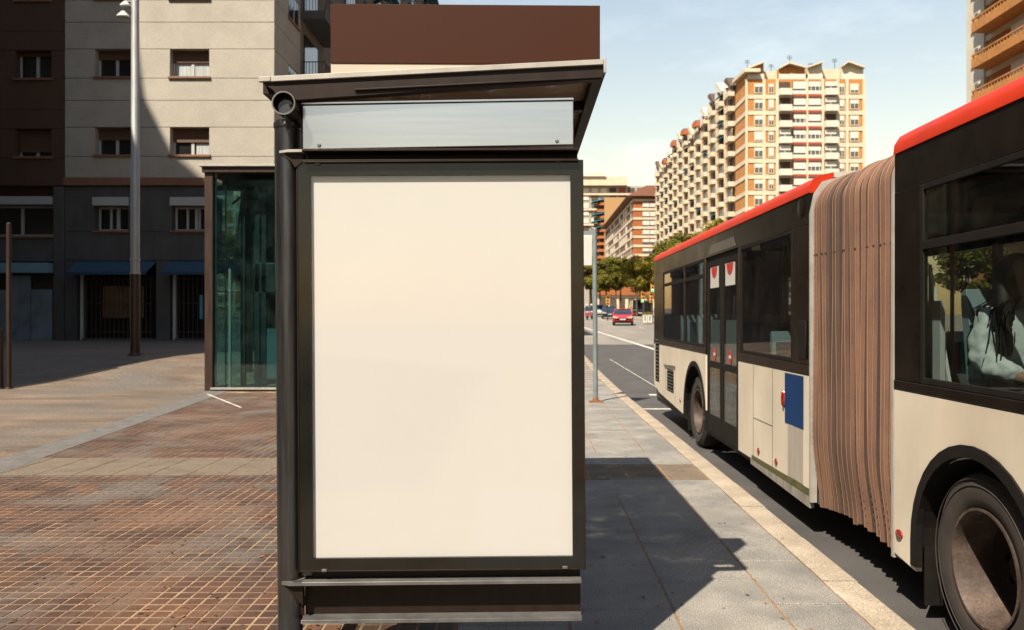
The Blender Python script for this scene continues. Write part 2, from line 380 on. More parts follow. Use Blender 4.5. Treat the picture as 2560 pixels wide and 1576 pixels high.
m_roofgl = glass('dirty_roof_glass', (.5, .5, .45), 1.5, .05, dirt=.93, dcol=(.22, .15, .1), dscale=5, dlo=.3, dhi=.5)
m_clear = glass('clear_glass', (.86, .92, .9), 1.5, .01)
m_bright = M('zinc_bolt', (.6, .6, .6), .3, 1, var=.1)
Y0, S0 = 3.63, 551.0
def sx(p): return (p-VX)/S0
def sz(p): return EYE+(VY-p)/S0
sh = thing('bus_shelter', 'bus stop shelter with large blank cream poster, dark frame and brown sign on its roof', 'bus shelter', (-.4, Y0, 0))
pc = sx(728)
MB().lathe([(0, .055), (2.505, .055), (2.51, .06), (2.53, .06), (2.535, .05)], (pc, Y0, 0), 'z', 40).cyl((pc, Y0, 2.53), (pc, Y0, 2.54), .05, n=40).cyl((pc, Y0, -.01), (pc, Y0, .012), .1, n=28).build('post', m_post, sh)
for yy in (Y0+1.95, Y0+3.9):
    MB().cyl((pc, yy, 0), (pc, yy, 2.53), .055, n=28).cyl((pc, yy, -.01), (pc, yy, .012), .1, n=28).build('post', m_post, sh)
# roof tube seen end-on above the post, with its rim and end disc
tz = P(0, 257, Y0-.14)[2]
tubeb = MB(); tcx = P(719, 0, Y0-.14)[0]
tubeb.lathe([(-.14, .046), (-.14, .051), (4.0, .051), (4.0, .0)], (tcx, Y0, tz), 'y', 40)
tb_ = tubeb.lathe([(-.14, .046), (-.09, .045), (-.092, .0)], (tcx, Y0, tz), 'y', 40).build('roof_tube', m_dark, sh)
rim = MB().lathe([(-.146, .0455), (-.146, .0515), (-.135, .0515), (-.135, .0455)], (tcx, Y0, tz), 'y', 40).build('tube_rim', m_steel, tb_)
dp = [( .034*math.cos(a)+.004, .034*math.sin(a)-.014) for a in [2*math.pi*i/24 for i in range(24)]]
MB().prism([(tcx+x, tz+z) for x, z in dp], 'y', Y0-.12, Y0-.11).build('end_disc', m_post, tb_)
MB().cyl((tcx+.024, Y0-.132, tz+.0), (tcx+.024, Y0-.12, tz), .008, n=14).build('bolt', m_dark, tb_)
MB().box(tcx-.004, tcx+.004, Y0-.13, Y0+.0, 2.5, tz-.05).build('web_plate', m_steel, sh)
MB().prism([(tcx-.05, 2.545), (tcx-.035, 2.545), (tcx-.045, tz-.01), (tcx-.055, tz-.0)], 'y', Y0+.06, Y0+.07).build('web_plate', m_post, sh)
# roof: tilted, rising towards the road
XL, XR, ZL, ZR = sx(676.6)-.0, sx(1519), 2.712, 2.786
YF, YB = Y0-.11, Y0+4.05
def rz(x): return ZL+(ZR-ZL)*(x-XL)/(XR-XL)
def slope(name, mat, x0, x1, y0, y1, t0, t1, par=sh, bevel=.002):   # a bar that follows the roof slope, t0 and t1 below the roof line
    b = MB(); b.prism([(x0, rz(x0)-t1), (x1, rz(x1)-t1), (x1, rz(x1)-t0), (x0, rz(x0)-t0)], 'y', y0, y1)
    return b.build(name, mat, par, bevel=bevel)
roof = slope('roof_fascia', m_fascia, XL, XL+.052, YF, YF+.02, 0, .022)
slope('roof_fascia', m_fascia, XL+.054, XR-.012, YF, YF+.02, 0, .024)
slope('roof_end_cap', m_fascia, XR-.011, XR, YF-.002, YF+.03, -.006, .062)
b = MB().prism([(XL+.012, rz(XL)-.023), (XR-.012, rz(XR)-.025), (XR-.012, rz(XR)-.085), (sx(800), sz(262)), (sx(745), sz(266)), (sx(745), sz(300)), (XL+.06, sz(240))], 'y', YF+.012, YF+.06)
b.build('roof_rafter', m_dark, sh, bevel=.002)
slope('roof_lip', m_dark, XL+.42, XR-.02, YF+.002, YF+.011, .074, .082)
slope('roof_rafter', m_dark, XL, XR, YB-.06, YB, 0, .1)
MB().prism([(XR-.055, rz(XR)-.075), (XR-.001, rz(XR)-.062), (XR-.001, rz(XR)-.0), (XR-.055, rz(XR)-.004)], 'y', YF+.031, YB-.061).build('roof_edge_beam', m_dark, sh, bevel=.002)
MB().prism([(XL+.0, rz(XL)-.06), (XL+.07, rz(XL)-.06), (XL+.07, rz(XL)-.0), (XL+.0, rz(XL)-.004)], 'y', YF+.061, YB-.061).build('roof_edge_beam', m_dark, sh, bevel=.002)
npan = 7; pitch = (YB-.06-YF-.06)/npan
for k in range(npan):
    ya = YF+.06+k*pitch
    if k: slope('roof_purlin', m_dark, XL+.07, XR-.056, ya-.03, ya+.03, .0, .065)
    slope('roof_pane', m_roofgl, XL+.071, XR-.056, ya+.031, ya+pitch-.031, .012, .018, bevel=0)
# sign box on the roof
SG = Y0+.22; s2 = FPX/SG
def qx(p): return (p-VX)/s2
def qz(p): return EYE+(VY-p)/s2
sgn = MB().prism([(qx(838), qz(157.5)), (qx(1511), qz(163.5)), (qx(1512), qz(15)), (qx(838), qz(9))], 'y', SG, SG+.16).build('roof_sign', m_signb, sh, bevel=.002)
MB().prism([(qx(838), rz(qx(838))), (qx(1511), rz(qx(1511))), (qx(1511), qz(163.7)), (qx(838), qz(157.7))], 'y', SG+.004, SG+.156).build('sign_base', m_signc, sgn)
# aluminium header box
hb = MB().prism([(sx(774), sz(380)), (sx(1441), sz(371)), (sx(1441), sz(262)), (sx(774), sz(271))], 'y', Y0-.06, Y0+.09).build('header_box', m_alu, sh, bevel=.004)
MB().prism([(sx(773), sz(270)), (sx(1441.5), sz(261)), (sx(1441.5), sz(255)), (sx(773), sz(264.5))], 'y', Y0-.066, Y0+.09).build('header_lip', m_alu, hb, bevel=.002)
for px, py in ((815.5, 370), (1400, 362)):
    MB().cyl((sx(px), Y0-.061, sz(py)), (sx(px), Y0-.07, sz(py)), .009, .006, 16).cyl((sx(px), Y0-.07, sz(py)), (sx(px), Y0-.0705, sz(py)), .003, n=8, mi=1).build('screw', [m_bright, m_black], hb)
for k in range(4): MB().box(sx(1441), sx(1445), Y0-.02+k*.03, Y0-.01+k*.03, sz(350), sz(300)).build('rivet_strip', m_dark, hb)
# upper beam with flanges and a gusset at the post
def hbeam(zt, zb, x0, x1, fl=.075, webY=Y0+.0, name='cross_beam', tf=.016, slp=0.0):
    o = MB().box(x0, x1, webY, webY+.012, zb+tf, zt-tf).build(name, m_dark, sh, bevel=.001)
    for z0, z1, top in ((zt-tf, zt, 1), (zb, zb+tf, 0)):
        MB().prism([(x0-.075*top, webY-fl*.45) if top else (x0, webY-fl), (x0-.03*top, webY-fl), (x1, webY-fl), (x1, webY+.08), (x0, webY+.08)], 'z', z0, z1).build('beam_flange', m_steel if name == 'lower_beam' else m_dark, o, bevel=.0015)
    MB().prism([(x0-.002, zb+tf), (x0-.045, zb+tf+.02), (x0-.045, zt-tf), (x0-.002, zt-tf)], 'y', webY-.02, webY-.012).build('gusset', m_dark, o)
    return o
ub = hbeam(sz(380), sz(412), sx(778), sx(1452), name='cross_beam', tf=.01)
MB().prism([(sx(716), Y0-.052), (sx(742), Y0-.078), (sx(776), Y0-.078), (sx(776), Y0+.02), (sx(716), Y0-.04)], 'z', sz(388), sz(381.5)).build('bracket_flange', m_fascia, ub, bevel=.001)
MB().prism([(sx(720), sz(389)), (sx(776), sz(389)), (sx(776), sz(408)), (sx(756), sz(424)), (sx(744), sz(406))], 'y', Y0-.06, Y0-.05).build('gusset', m_dark, ub)
lb = hbeam(sz(1440), sz(1541), sx(766), sx(1453), name='lower_beam', tf=.016)
MB().prism([(sx(724), sz(1452)), (sx(768), sz(1452)), (sx(768), sz(1500)), (sx(748), sz(1480))], 'y', Y0-.056, Y0-.046).build('gusset', m_dark, lb)
MB().prism([(sx(716), Y0-.056), (sx(738), Y0-.076), (sx(768), Y0-.076), (sx(768), Y0-.03), (sx(730), Y0-.05)], 'z', sz(1448), sz(1440)).build('bracket_flange', m_steel, lb)
# display case
ax0, ax1, az0, az1 = sx(761), sx(1461), sz(1415), sz(410.5)
bx0, bx1, bz0, bz1 = sx(792), sx(1432), sz(1386), sz(443.5)
case = MB().box(ax0+.004, ax1-.004, Y0-.03, Y0+.11, az0+.004, az1-.004).build('display_case', m_dark, sh, bevel=.004)
fr = MB(); yf, yb2 = Y0-.052, Y0-.031
fr.box(ax0, bx0, yf, yb2, az0, az1).box(bx1, ax1, yf, yb2, az0, az1).box(bx0, bx1, yf, yb2, bz1, az1).box(bx0, bx1, yf, yb2, az0, bz0)
frm = fr.build('display_frame', m_black, case)
tr = MB(); e = .006
tr.box(ax0-e, ax0, yf-.003, Y0+.02, az0-e, az1+e).box(ax1, ax1+e, yf-.003, Y0+.02, az0-e, az1+e).box(ax0, ax1, yf-.003, Y0+.02, az1, az1+e).box(ax0, ax1, yf-.003, Y0+.02, az0-e, az0)
tr.build('frame_trim', m_dark, frm, bevel=.001)
MB().box(bx0-.01, bx1+.01, Y0-.0345, Y0-.0315, bz0-.01, bz1+.01).build('poster', m_poster, case)
MB().box(bx0, bx1, Y0-.047, Y0-.043, bz0, bz1).build('glass_pane', m_adglass, case)
for px, py in ((810, 415), (1402, 409), (821, 1414), (1413, 1412)):
    MB().box(sx(px)-.011, sx(px)+.011, yf-.008, yf+.02, sz(py)-.006, sz(py)+.005).build('clip', m_steel, frm, bevel=.001)
MB().box(sx(785), sx(1452), Y0-.01, Y0+.09, sz(1439.5), sz(1419)).build('case_plinth', m_dark, sh)
MB().box(sx(757), sx(783), Y0-.0, Y0+.05, sz(1437), sz(1400)).build('case_bracket', m_steel, sh, bevel=.001)
MB().box(sx(757), sx(772), Y0+.0, Y0+.03, sz(412), sz(403)).build('case_bracket', m_steel, sh, bevel=.001)
# back wall of glass and a bench, behind the display
for k in range(2):
    MB().box(pc-.006, pc+.006, Y0+.12+k*1.95, Y0+1.83+k*1.95, .35, 2.3).build('back_pane', m_clear, sh)
    MB().box(pc-.03, pc+.03, Y0+.06+k*1.95, Y0+1.89+k*1.95, .3, .345).build('back_rail', m_dark, sh)
    MB().box(pc-.03, pc+.03, Y0+.06+k*1.95, Y0+1.89+k*1.95, 2.305, 2.35).build('back_rail', m_dark, sh)
bench = MB().box(pc+.12, pc+.5, Y0+1.2, Y0+3.2, .43, .47).build('bench_seat', m_steel, sh, bevel=.01)
for yy in (Y0+1.4, Y0+3.0): MB().box(pc+.28, pc+.34, yy-.03, yy+.03, 0, .43).build('bench_leg', m_dark, bench)
sh.rotation_euler = (0, R(-.36), R(.6))
# ------------------------------------------------------------------ stop pole beside the kerb
def pole(): pass
m_bluepole = M('pale_blue_pole', (.3, .36, .38), .45, .3, var=.15, scale=6)
m_rust = M('rusty_plate', (.25, .09, .03), .9, var=.4, scale=20)
m_white = M('white_enamel', (.75, .74, .7), .4, var=.05, scale=4)
Yp = 15.64; xp = P(1489, 0, Yp)[0]
st = thing('bus_stop_pole', 'thin pale blue pole with white flag sign standing near the kerb', 'sign pole', (xp, Yp, 0))
MB().cyl((xp, Yp, .0), (xp-.02, Yp, 3.38), .046, .046, 20).cyl((xp-.02, Yp, 3.38), (xp-.02, Yp, 3.4), .046, .03, 20).build('pole', m_bluepole, st)
MB().box(xp-.13, xp+.14, Yp-.12, Yp+.12, 0, .018).cyl((xp, Yp, .018), (xp, Yp, .08), .07, .05, 16).build('base_plate', m_rust, st)
MB().box(P(1420, 0, Yp)[0], P(1481, 0, Yp)[0]-.005, Yp-.025, Yp+.025, P(0, 665, Yp)[2], P(0, 589, Yp)[2]).build('sign_panel', m_white, st, bevel=.01)
MB().box(P(1420, 0, Yp)[0], xp-.02, Yp-.012, Yp+.012, P(0, 588, Yp)[2], P(0, 578, Yp)[2]).build('sign_arm', m_bluepole, st)
# ------------------------------------------------------------------ articulated bus
XB = 2.29; XF = XB+2.5; ZR0 = -.15
def by(off): return 4580.0/off
bus = thing('articulated_bus', 'white and black articulated city bus with red roof edge and brown bellows at the kerb', 'bus', (XB+1.25, 6, ZR0))
m_bw = M('dirty_white_paint', (.85, .775, .64), .42, var=.12, scale=2.2, st=(1, 1, .5), coat=.15, patch=.35, pscale=.9, pcol=(.6, .5, .38), bump=.02, bscale=3)
m_bk = M('black_body_paint', (.011, .0075, .006), .3, var=.3, scale=3, coat=0, spec=.07, patch=.3, pscale=4, pcol=(.03, .024, .02))
m_rub = M('black_rubber', (.011, .009, .008), .75, var=.3, scale=8, spec=.15)
m_red = M('red_paint', (.62, .04, .009), .45, var=.12, scale=3, coat=0, spec=.15, patch=.25, pscale=4, pcol=(.4, .03, .015))
m_bgl = glass('tinted_bus_glass', (.7, .74, .73), 1.5, .015, dirt=.03, dcol=(.2, .15, .12), boost=.75)
m_rf = M('bus_roof_paint', (.6, .56, .5), .5, var=.1, scale=1)
m_int = M('bus_interior_grey', (.16, .16, .165), .7, var=.1, scale=3)
m_intd = M('bus_interior_dark', (.05, .05, .052), .7, var=.15, scale=3)
m_seat = M('seat_shell', (.4, .55, .6), .4, var=.1, scale=5)
m_seatf = M('seat_fabric', (.05, .06, .08), .9, var=.3, scale=30)
m_fold = M('bellows_cloth', (.13, .062, .039), .85, rnd_obj=.75, var=.2, scale=2.5, patch=.45, pscale=2.5, pcol=(.2, .105, .062), bump=.2, bscale=30, wpos=True)
m_crease_shade = M('bellows_crease', (.045, .02, .014), .9, var=.4, scale=6, wpos=True)  # shade between the folds put into the crease colour
m_bind = M('bellows_binding', (.4, .235, .145), .7, var=.2, scale=3, patch=.45, pscale=2.2, pcol=(.48, .33, .21), wpos=True)
m_tyre = M('tyre_rubber', (.026, .02, .017), .85, var=.35, scale=10, patch=.4, pscale=6, pcol=(.06, .042, .03), bump=.2, bscale=60)
m_rimm = M('dusty_rim', (.055, .033, .025), .7, .2, var=.35, scale=9, patch=.4, pscale=6, pcol=(.2, .15, .12), speck=.4, spscale=60)
m_hub_shade = M('dark_hub', (.02, .013, .01), .8, var=.4, scale=9, spec=.2)  # recess shade of the wheel dish put into the colour
m_lampr = M('red_lamp', (.26, .012, .006), .15, var=.15, scale=20, coat=.8)
m_blue = M('blue_panel', (.002, .045, .17), .55, var=.15, scale=3, spec=.15)
m_greenst = M('olive_scrape', (.1, .1, .03), .7, var=.4, scale=8)
def arch(c, r, z0, n=18): return [(c+r*math.cos(a), z0+r*math.sin(a)) for a in [math.pi*i/n for i in range(n+1)]]   # from +Y side over the top
def skin(name, mat, poly, par=bus, x0=XB, x1=XB+.04, bevel=.004, label=None): return MB().prism(poly, 'x', x0, x1).build(name, mat, par, bevel=bevel, label=label)
yE, yBr, yBf = by(309.6), by(702), by(905)          # rear end, rear and front end of the bellows
yD0, yD1 = by(520), by(440)                          # door opening
zs, zt = .2, 1.17
# lower panels
aw = arch(11.15, .7, .3)
skin('lower_panel', m_bw, [(yD1+.01, .17), (aw[-1][0], .17)]+list(reversed(aw))+[(aw[0][0], .2), (14.2, .32), (yE-.08, .42), (yE-.02, .6), (yE-.02, 1.19), (yD1+.01, 1.17)])
pdoor = skin('lower_panel', m_bw, [(yBr+.03, .19), (yD0-.01, .19), (yD0-.01, 1.17), (yBr+.03, 1.17)])
skin('sill_skirt', M('scraped_skirt', (.33, .31, .27), .6, var=.4, scale=4, st=(1, 3, 1)), [(yBr+.03, .085), (yD0-.5, .13), (yD0-.5, .188), (yBr+.03, .188)])
MB().prism([(yBr+.03, .19), (yD0-.55, .19), (yD0-.55, .235), (yBr+.03, .245)], 'x', XB-.003, XB-.0005).build('scrape_stripe', m_greenst, pdoor)
MB().box(XB-.003, XB-.0004, by(684), by(645), .25, .705).build('repair_panel', M('faded_panel', (.5, .455, .4), .5, var=.15, scale=3, st=(1, 5, .6)), pdoor)
sm_ = MB()
for yy in (7.55, 8.2): sm_.box(XB-.0016, XB-.0004, yy, yy+.006, .2, 1.16)
sm_.box(XB-.0016, XB-.0004, 7.556, 8.2, .62, .626)
sm_.build('panel_gap', m_rub, pdoor)
MB().box(XB-.004, XB-.0005, by(684), by(638), .71, 1.155).build('blue_square', m_blue, pdoor)
af = arch(4.13, .62, .32)
skin('lower_panel', m_bw, [(-6.5, .16), (af[-1][0], .16)]+list(reversed(af))+[(af[0][0], .14), (yBf-.03, .17), (yBf-.03, 1.2), (-6.5, 1.2)])
for c, r in ((11.15, .7), (4.13, .62)):
    o = arch(c, r+.045, .3 if c > 5 else .32); i_ = arch(c, r-.02, .3 if c > 5 else .32)
    o = [(o[0][0], .17)]+o+[(o[-1][0], .17)]; i_ = [(i_[0][0], .17)]+i_+[(i_[-1][0], .17)]
    rb = MB(); n = len(o)
    for k in range(n-1):
        rb.prism([o[k], o[k+1], i_[k+1], i_[k]], 'x', XB-.012, XB+.03)
    rb.build('arch_trim', m_rub, bus)
    wl = MB(); a2 = arch(c, r-.01, .3)
    for k in range(len(a2)-1):
        (y0, z0), (y1, z1) = a2[k], a2[k+1]
        wl.add([(XB+.02, y0, z0), (XB+.02, y1, z1), (XB+.7, y1, z1), (XB+.7, y0, z0)], [(0, 1, 2, 3)])
    wl.box(XB+.7, XB+.72, c-r, c+r, .0, .3+r); wl.build('wheel_well', m_rub, bus)
# rail, header and pillars of the dark window band
def band(y0, y1, wins, ztop=2.42, z0=1.17, zh=2.67, z1=1.26):
    skin('window_rail', m_bk, [(y0, z0+.003), (y1, z0+.003), (y1, z1), (y0, z1)], x0=XB-.004)
    skin('window_header', m_bk, [(y0, ztop), (y1, ztop), (y1, zh), (y0, zh)], x0=XB+.002)
    yy = y0
    for a, b_ in wins+[(y1, y1)]:
        if a-yy > .01: skin('window_pillar', m_bk, [(yy, z1+.001), (a, z1+.001), (a, ztop-.001), (yy, ztop-.001)], x0=XB+.001)
        yy = b_
def win(y0, y1, z0=1.262, z1=2.418, hop=None, par=bus):
    fr = MB(); t = .035; xa, xb_ = XB+.0, XB+.03
    y0 += .003; y1 -= .003
    fr.box(xa, xb_, y0, y0+t, z0, z1).box(xa, xb_, y1-t, y1, z0, z1).box(xa, xb_, y0+t, y1-t, z0, z0+t).box(xa, xb_, y0+t, y1-t, z1-t, z1)
    if hop: fr.box(xa-.004, xb_, y0+t, y1-t, hop-.025, hop+.025)
    f = fr.build('window_frame', m_rub, par, bevel=.003)
    MB().box(XB+.011, XB+.017, y0+t-.005, y1-t+.005, z0+t-.005, z1-t+.005).build('window_pane', m_bgl, f)
    return f
band(yD1, yE-.02, [(10.5, 11.86), (11.9, 13.78)])
win(10.5, 11.86, hop=2.2); win(11.9, 13.78, hop=2.2)
band(yBr+.03, yD0, [(6.99, 8.72)]); win(6.99, 8.72)
band(-6.5, yBf-.03, [(-5.6, -4.0), (-3.9, -1.4), (-1.3, 1.0), (1.1, 2.55), (2.62, 4.7)], z0=1.2, ztop=2.43)
for a, b_ in ((-5.6, -4.0), (-3.9, -1.4), (-1.3, 1.0), (1.1, 2.55), (2.62, 4.7)): win(a, b_, z1=2.428, hop=2.07)
# red roof edge and roof
cove = [(XB-.006, 2.672), (XB+.0, 2.73), (XB+.035, 2.785), (XB+.1, 2.82), (XB+.2, 2.84)]
top = [(XB+.2, 2.84), (XB+.6, 2.87), (XB+1.25, 2.88), (XF-.6, 2.87), (XF-.2, 2.84), (XF-.1, 2.82), (XF-.035, 2.785), (XF, 2.73), (XF, 2.672)]
for y0, y1 in ((yBr+.03, yE-.03), (-6.5, yBf-.03)):
    MB().prism(cove+[(XB+.2, 2.8), (XB+.05, 2.672)], 'y', y0, y1).build('red_roof_edge', m_red, bus)
    MB().prism(top+[(XF-.05, 2.672), (XF-.2, 2.78), (XB+.201, 2.8)], 'y', y0, y1).build('roof_skin', m_rf, bus)
    MB().box(XB+.06, XF-.05, y0, y1, 2.6, 2.64).build('ceiling_lining', m_int, bus)
    c = 4.13 if y0 < 0 else 11.15
    MB().box(XB+.06, XF-.05, y0, c-.72, .12, .2).box(XB+.74, XF-.74, c-.719, c+.719, .12, .2).box(XB+.06, XF-.05, c+.72, y1, .12, .2).build('floor_deck', m_intd, bus)
    # far side
    fs = MB().box(XF-.04, XF, y0, y1, .17, 1.2); fs.build('far_side_panel', m_bw, bus)
    MB().box(XF-.04, XF, y0, y1, 2.38, 2.67).build('far_side_header', m_bk, bus)
    yy = y0
    while yy < y1-.3:
        ye = min(yy+1.55, y1)
        MB().box(XF-.04, XF, yy, min(yy+.12, y1), 1.2, 2.38).build('far_side_pillar', m_bk, bus)
        if ye-yy > .2: MB().box(XF-.025, XF-.018, yy+.12, ye, 1.2, 2.38).build('far_side_pane', m_bgl, bus)
        yy += 1.55
MB().box(XB+.02, XF-.02, yE-.05, yE-.01, .5, 2.7).build('rear_wall', m_bk, bus, bevel=.02)
MB().prism([(XB+.0, yE-.02), (XB+.05, yE+.05), (XB+.3, yE+.1), (XF-.3, yE+.1), (XF-.05, yE+.05), (XF, yE-.02)], 'z', .45, 2.68).build('rear_cap', m_bk, bus, bevel=.03)
MB().prism([(XB+.04, 1.21), (XB+.04, .2), (XB+.9, .2), (XB+.9, 1.0), (XB+.6, 1.21)], 'y', 13.2, yE-.06).build('engine_box', m_intd, bus)
# side vents at the rear
def vent(y0, y1, z0, z1, n):
    v = MB().box(XB-.002, XB-.0005, y0, y1, z0, z1).build('side_vent', m_rub, bus)
    me = MB().prism([(-.012, 0), (0, .014), (0, -.008)], 'y', y0+.01, y1-.01).mesh('vent_slat', m_bk, Vector((0, (y0+y1)/2, 0)))
    for k in range(n): inst('vent_slat', me, (XB-.002, (y0+y1)/2, z0+(z1-z0)*(k+.5)/n), v)
vent(yE-.62, yE-.2, .5, 1.28, 12); vent(12.75, 13.35, .44, .8, 7)
MB().prism([(12.6, .86), (13.6, .83), (13.6, .85), (12.6, .885)], 'x', XB-.02, XB-.001).build('hinge_strip', m_steel, bus)
gap = MB()
for q in ((12.62, 12.628, .25, .85), (13.5, 13.508, .35, .84)): gap.box(XB-.0015, XB-.0005, *q)
gap.build('panel_gap', m_rub, bus)
# double door
dr = MB().box(XB+.02, XB+.05, yD0, yD1, 2.37, 2.42).box(XB+.02, XB+.05, yD0, yD0+.03, .17, 2.37).box(XB+.02, XB+.05, yD1-.03, yD1, .17, 2.37)
door = dr.build('door_frame', m_rub, bus)
MB().prism([(yD0, 2.424), (yD1, 2.424), (yD1, 2.667), (yD0, 2.667)], 'x', XB+.002, XB+.04).build('door_header', m_bk, bus)
MB().prism([(yD0+.1, 2.45), (yD1-.15, 2.45), (yD1-.3, 2.56), (yD0+.2, 2.56)], 'x', XB-.002, XB+.001).build('header_label', M('label_grey', (.1, .095, .085), .4), door)  # grey plate painted as the reflection on the door header
dm = (yD0+yD1)/2
m_stkw = M('sticker_white', (.7, .69, .66), .5, var=.04); m_stkr = M('sticker_red', (.6, .02, .02), .5, var=.08)
for a, b_ in ((yD0+.032, dm-.008), (dm+.008, yD1-.032)):
    lf = MB(); t = .07; xa, xb_ = XB+.008, XB+.04
    lf.box(xa, xb_, a, a+t, .18, 2.36).box(xa, xb_, b_-t, b_, .18, 2.36).box(xa, xb_, a+t, b_-t, 2.29, 2.36).box(xa, xb_, a+t, b_-t, .18, .42).box(xa-.002, xb_, a+t, b_-t, 1.02, 1.1)
    leaf = lf.build('door_leaf', m_rub, door, bevel=.004)
    MB().box(XB+.018, XB+.024, a+t-.005, b_-t+.005, .415, 1.025).box(XB+.018, XB+.024, a+t-.005, b_-t+.005, 1.095, 2.295).build('door_pane', m_bgl, leaf)
    c = (a+b_)/2
    MB().box(XB+.0145, XB+.0165, c-.22, c+.22, 2.02, 2.285).build('door_sticker', m_stkw, leaf)
    MB().prism([(c+.15*math.cos(q), 2.275+.13*math.sin(q)) for q in [math.pi+math.pi*i/14 for i in range(15)]], 'x', XB+.011, XB+.0135).build('door_sticker', m_stkr, leaf)
    MB().prism([(c+.06*math.cos(q), 1.19+.085*math.sin(q)) for q in [2*math.pi*i/18 for i in range(18)]], 'x', XB+.0145, XB+.0165).box(XB+.012, XB+.0142, c-.045, c+.045, 1.175, 1.21, 1).build('door_sticker', [m_stkr, m_stkw], leaf)
    MB().box(XB+.03, XB+.032, c-.25, c+.25, 1.1, 1.62).build('door_inner_panel', M('pale_panel', (.42, .48, .5), .5), leaf)  # pale sheet behind the glass painted as its white reflection
    MB().cyl((XB+.09, b_-t, .5), (XB+.07, c, 1.9), .016, n=10).build('door_handrail', m_steel, leaf)
# lamps, reflectors, badge
def lamp(px, py, name='side_lamp', h=.05, wd=.045, d=.028, mat=None, zz=None):
    yy = by(px-VX); z = zz if zz is not None else EYE+(VY-py)*yy/FPX
    b = MB(); n = 14
    b.lathe([(0, 1.0), (-.5, .95), (-.85, .7), (-1, .0)], (0, 0, 0), 'x', n)
    me = b
    b.v = [(XB-.001+v[0]*d, yy+v[1]*wd, z+v[2]*h) for v in b.v]
    o = b.build(name, mat or m_lampr, bus); return o
lamp(1961, 997, h=.08, wd=.03, d=.03); lamp(1897, 1128, h=.033, wd=.035, d=.014); lamp(1941, 1155, h=.033, wd=.035, d=.014); lamp(2249, 1336, h=.03, wd=.045, d=.014)
lamp(1762, 1046, h=.035, wd=.05, d=.012); lamp(1701, 1002, h=.03, wd=.04, d=.012)
lamp(2003, 521, name='round_badge', h=.085, wd=.085, d=.008, mat=m_bk); lamp(1760, 1018, name='fuel_cap', h=.06, wd=.05, d=.006, mat=m_rub)
MB().box(XB-.012, XB, 6.62, 6.8, 1.3, 1.62).build('intercom_box', m_rub, bus, bevel=.02)
# bellows: every fold is its own piece
bel = MB().box(XB+.12, XB+.14, yBr-1.46, yBr, .3, 2.5).box(XB+.15, XF-.15, yBr-1.46, yBr, 2.5, 2.55).box(XF-.14, XF-.12, yBr-1.46, yBr, .3, 2.5).box(XB+.3, XF-.3, yBr-1.4, yBr-.05, .12, .2).build('bellows', m_fold, bus)
path = []
for z in [.1+i*(2.42/22) for i in range(23)]: path.append((XB+.008, z, -1, 0))
for i in range(1, 8):
    a = math.pi/2*i/8; path.append((XB+.328-.32*math.cos(a), 2.52+.27*math.sin(a), -math.cos(a), math.sin(a)))
path += [(XB+.328, 2.79, 0, 1), (XB+.75, 2.81, 0, 1), (XF-.75, 2.81, 0, 1), (XF-.328, 2.79, 0, 1)]
for i in range(1, 8):
    a = math.pi/2*(1-i/8); path.append((XF-.328+.32*math.cos(a), 2.52+.27*math.sin(a), math.cos(a), math.sin(a)))
path += [(XF-.008, 2.5, 1, 0), (XF-.008, .12, 1, 0)]
NF = 16; wds = [rnd.uniform(.75, 1.3) for _ in range(NF)]; tot = sum(wds); yk = yBf
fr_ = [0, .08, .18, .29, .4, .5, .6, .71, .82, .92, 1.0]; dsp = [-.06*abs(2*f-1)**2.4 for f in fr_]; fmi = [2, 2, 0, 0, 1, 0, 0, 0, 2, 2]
for kf in range(NF):
    fw = (yBr-yBf)*wds[kf]/tot; r2 = random.Random(40+kf); b = MB(); p1, p2, p3 = [r2.uniform(0, 6) for _ in range(3)]; k = len(fr_); vs = []
    rise = .07*math.sin(math.pi*min(1, (kf+.5)/NF))**.7*(1 if kf % 8 else .6)
    def wv_(z): return (.005*math.sin(z*1.3+p1)+.002*math.sin(z*4+p2))*smooth(0, .3, z)
    out_ = r2.choice((-.016, -.006, .0, .004))
    def sg_(z): return out_+.006*math.sin(z*1.8+p3)-.06*smooth(.75, .05, z)
    for (x, z, nx, nz) in path:
        near = x < XB+.3; wv = wv_(z) if near else 0; sg = sg_(z) if near else 0
        zz = z+rise*smooth(.6, .05, z)
        for f, d in zip(fr_, dsp):
            dd = d+sg; vs.append((x+nx*dd, (f-.5)*fw+wv*(1 if 0 < f < 1 else .5), zz+nz*dd))
    for i in range(len(path)-1):
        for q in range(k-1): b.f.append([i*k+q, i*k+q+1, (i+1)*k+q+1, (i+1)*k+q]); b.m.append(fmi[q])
    b.v = vs
    for i in range(42):                       # rivets along the binding
        z = .3+i*.054; x = XB+.008-sg_(z)-.001; yw = wv_(z)+fw*.06
        b.box(x-.003, x+.002, yw-.0025, yw+.0025, z-.003, z+.003, 0)
    x = XB+.008-sg_(2.13)-.001; b.box(x-.002, x+.01, -fw*.12, fw*.14, 2.12+kf*.002, 2.13+kf*.002, 2)
    inst('bellows_fold', b.mesh('bellows_fold', [m_fold, m_bind, m_crease_shade]), (0, yk+fw/2, 0), bel); yk += fw
for yy in (yBr+.012, yBf-.012):
    MB().prism([(XB-.004, .14), (XB-.004, 2.5), (XB+.03, 2.66), (XB+.1, 2.76), (XB+.24, 2.8), (XB+.24, 2.74), (XB+.05, 2.5), (XB+.05, .14)], 'y', yy-.015, yy+.015).build('bellows_frame', m_fascia, bus)
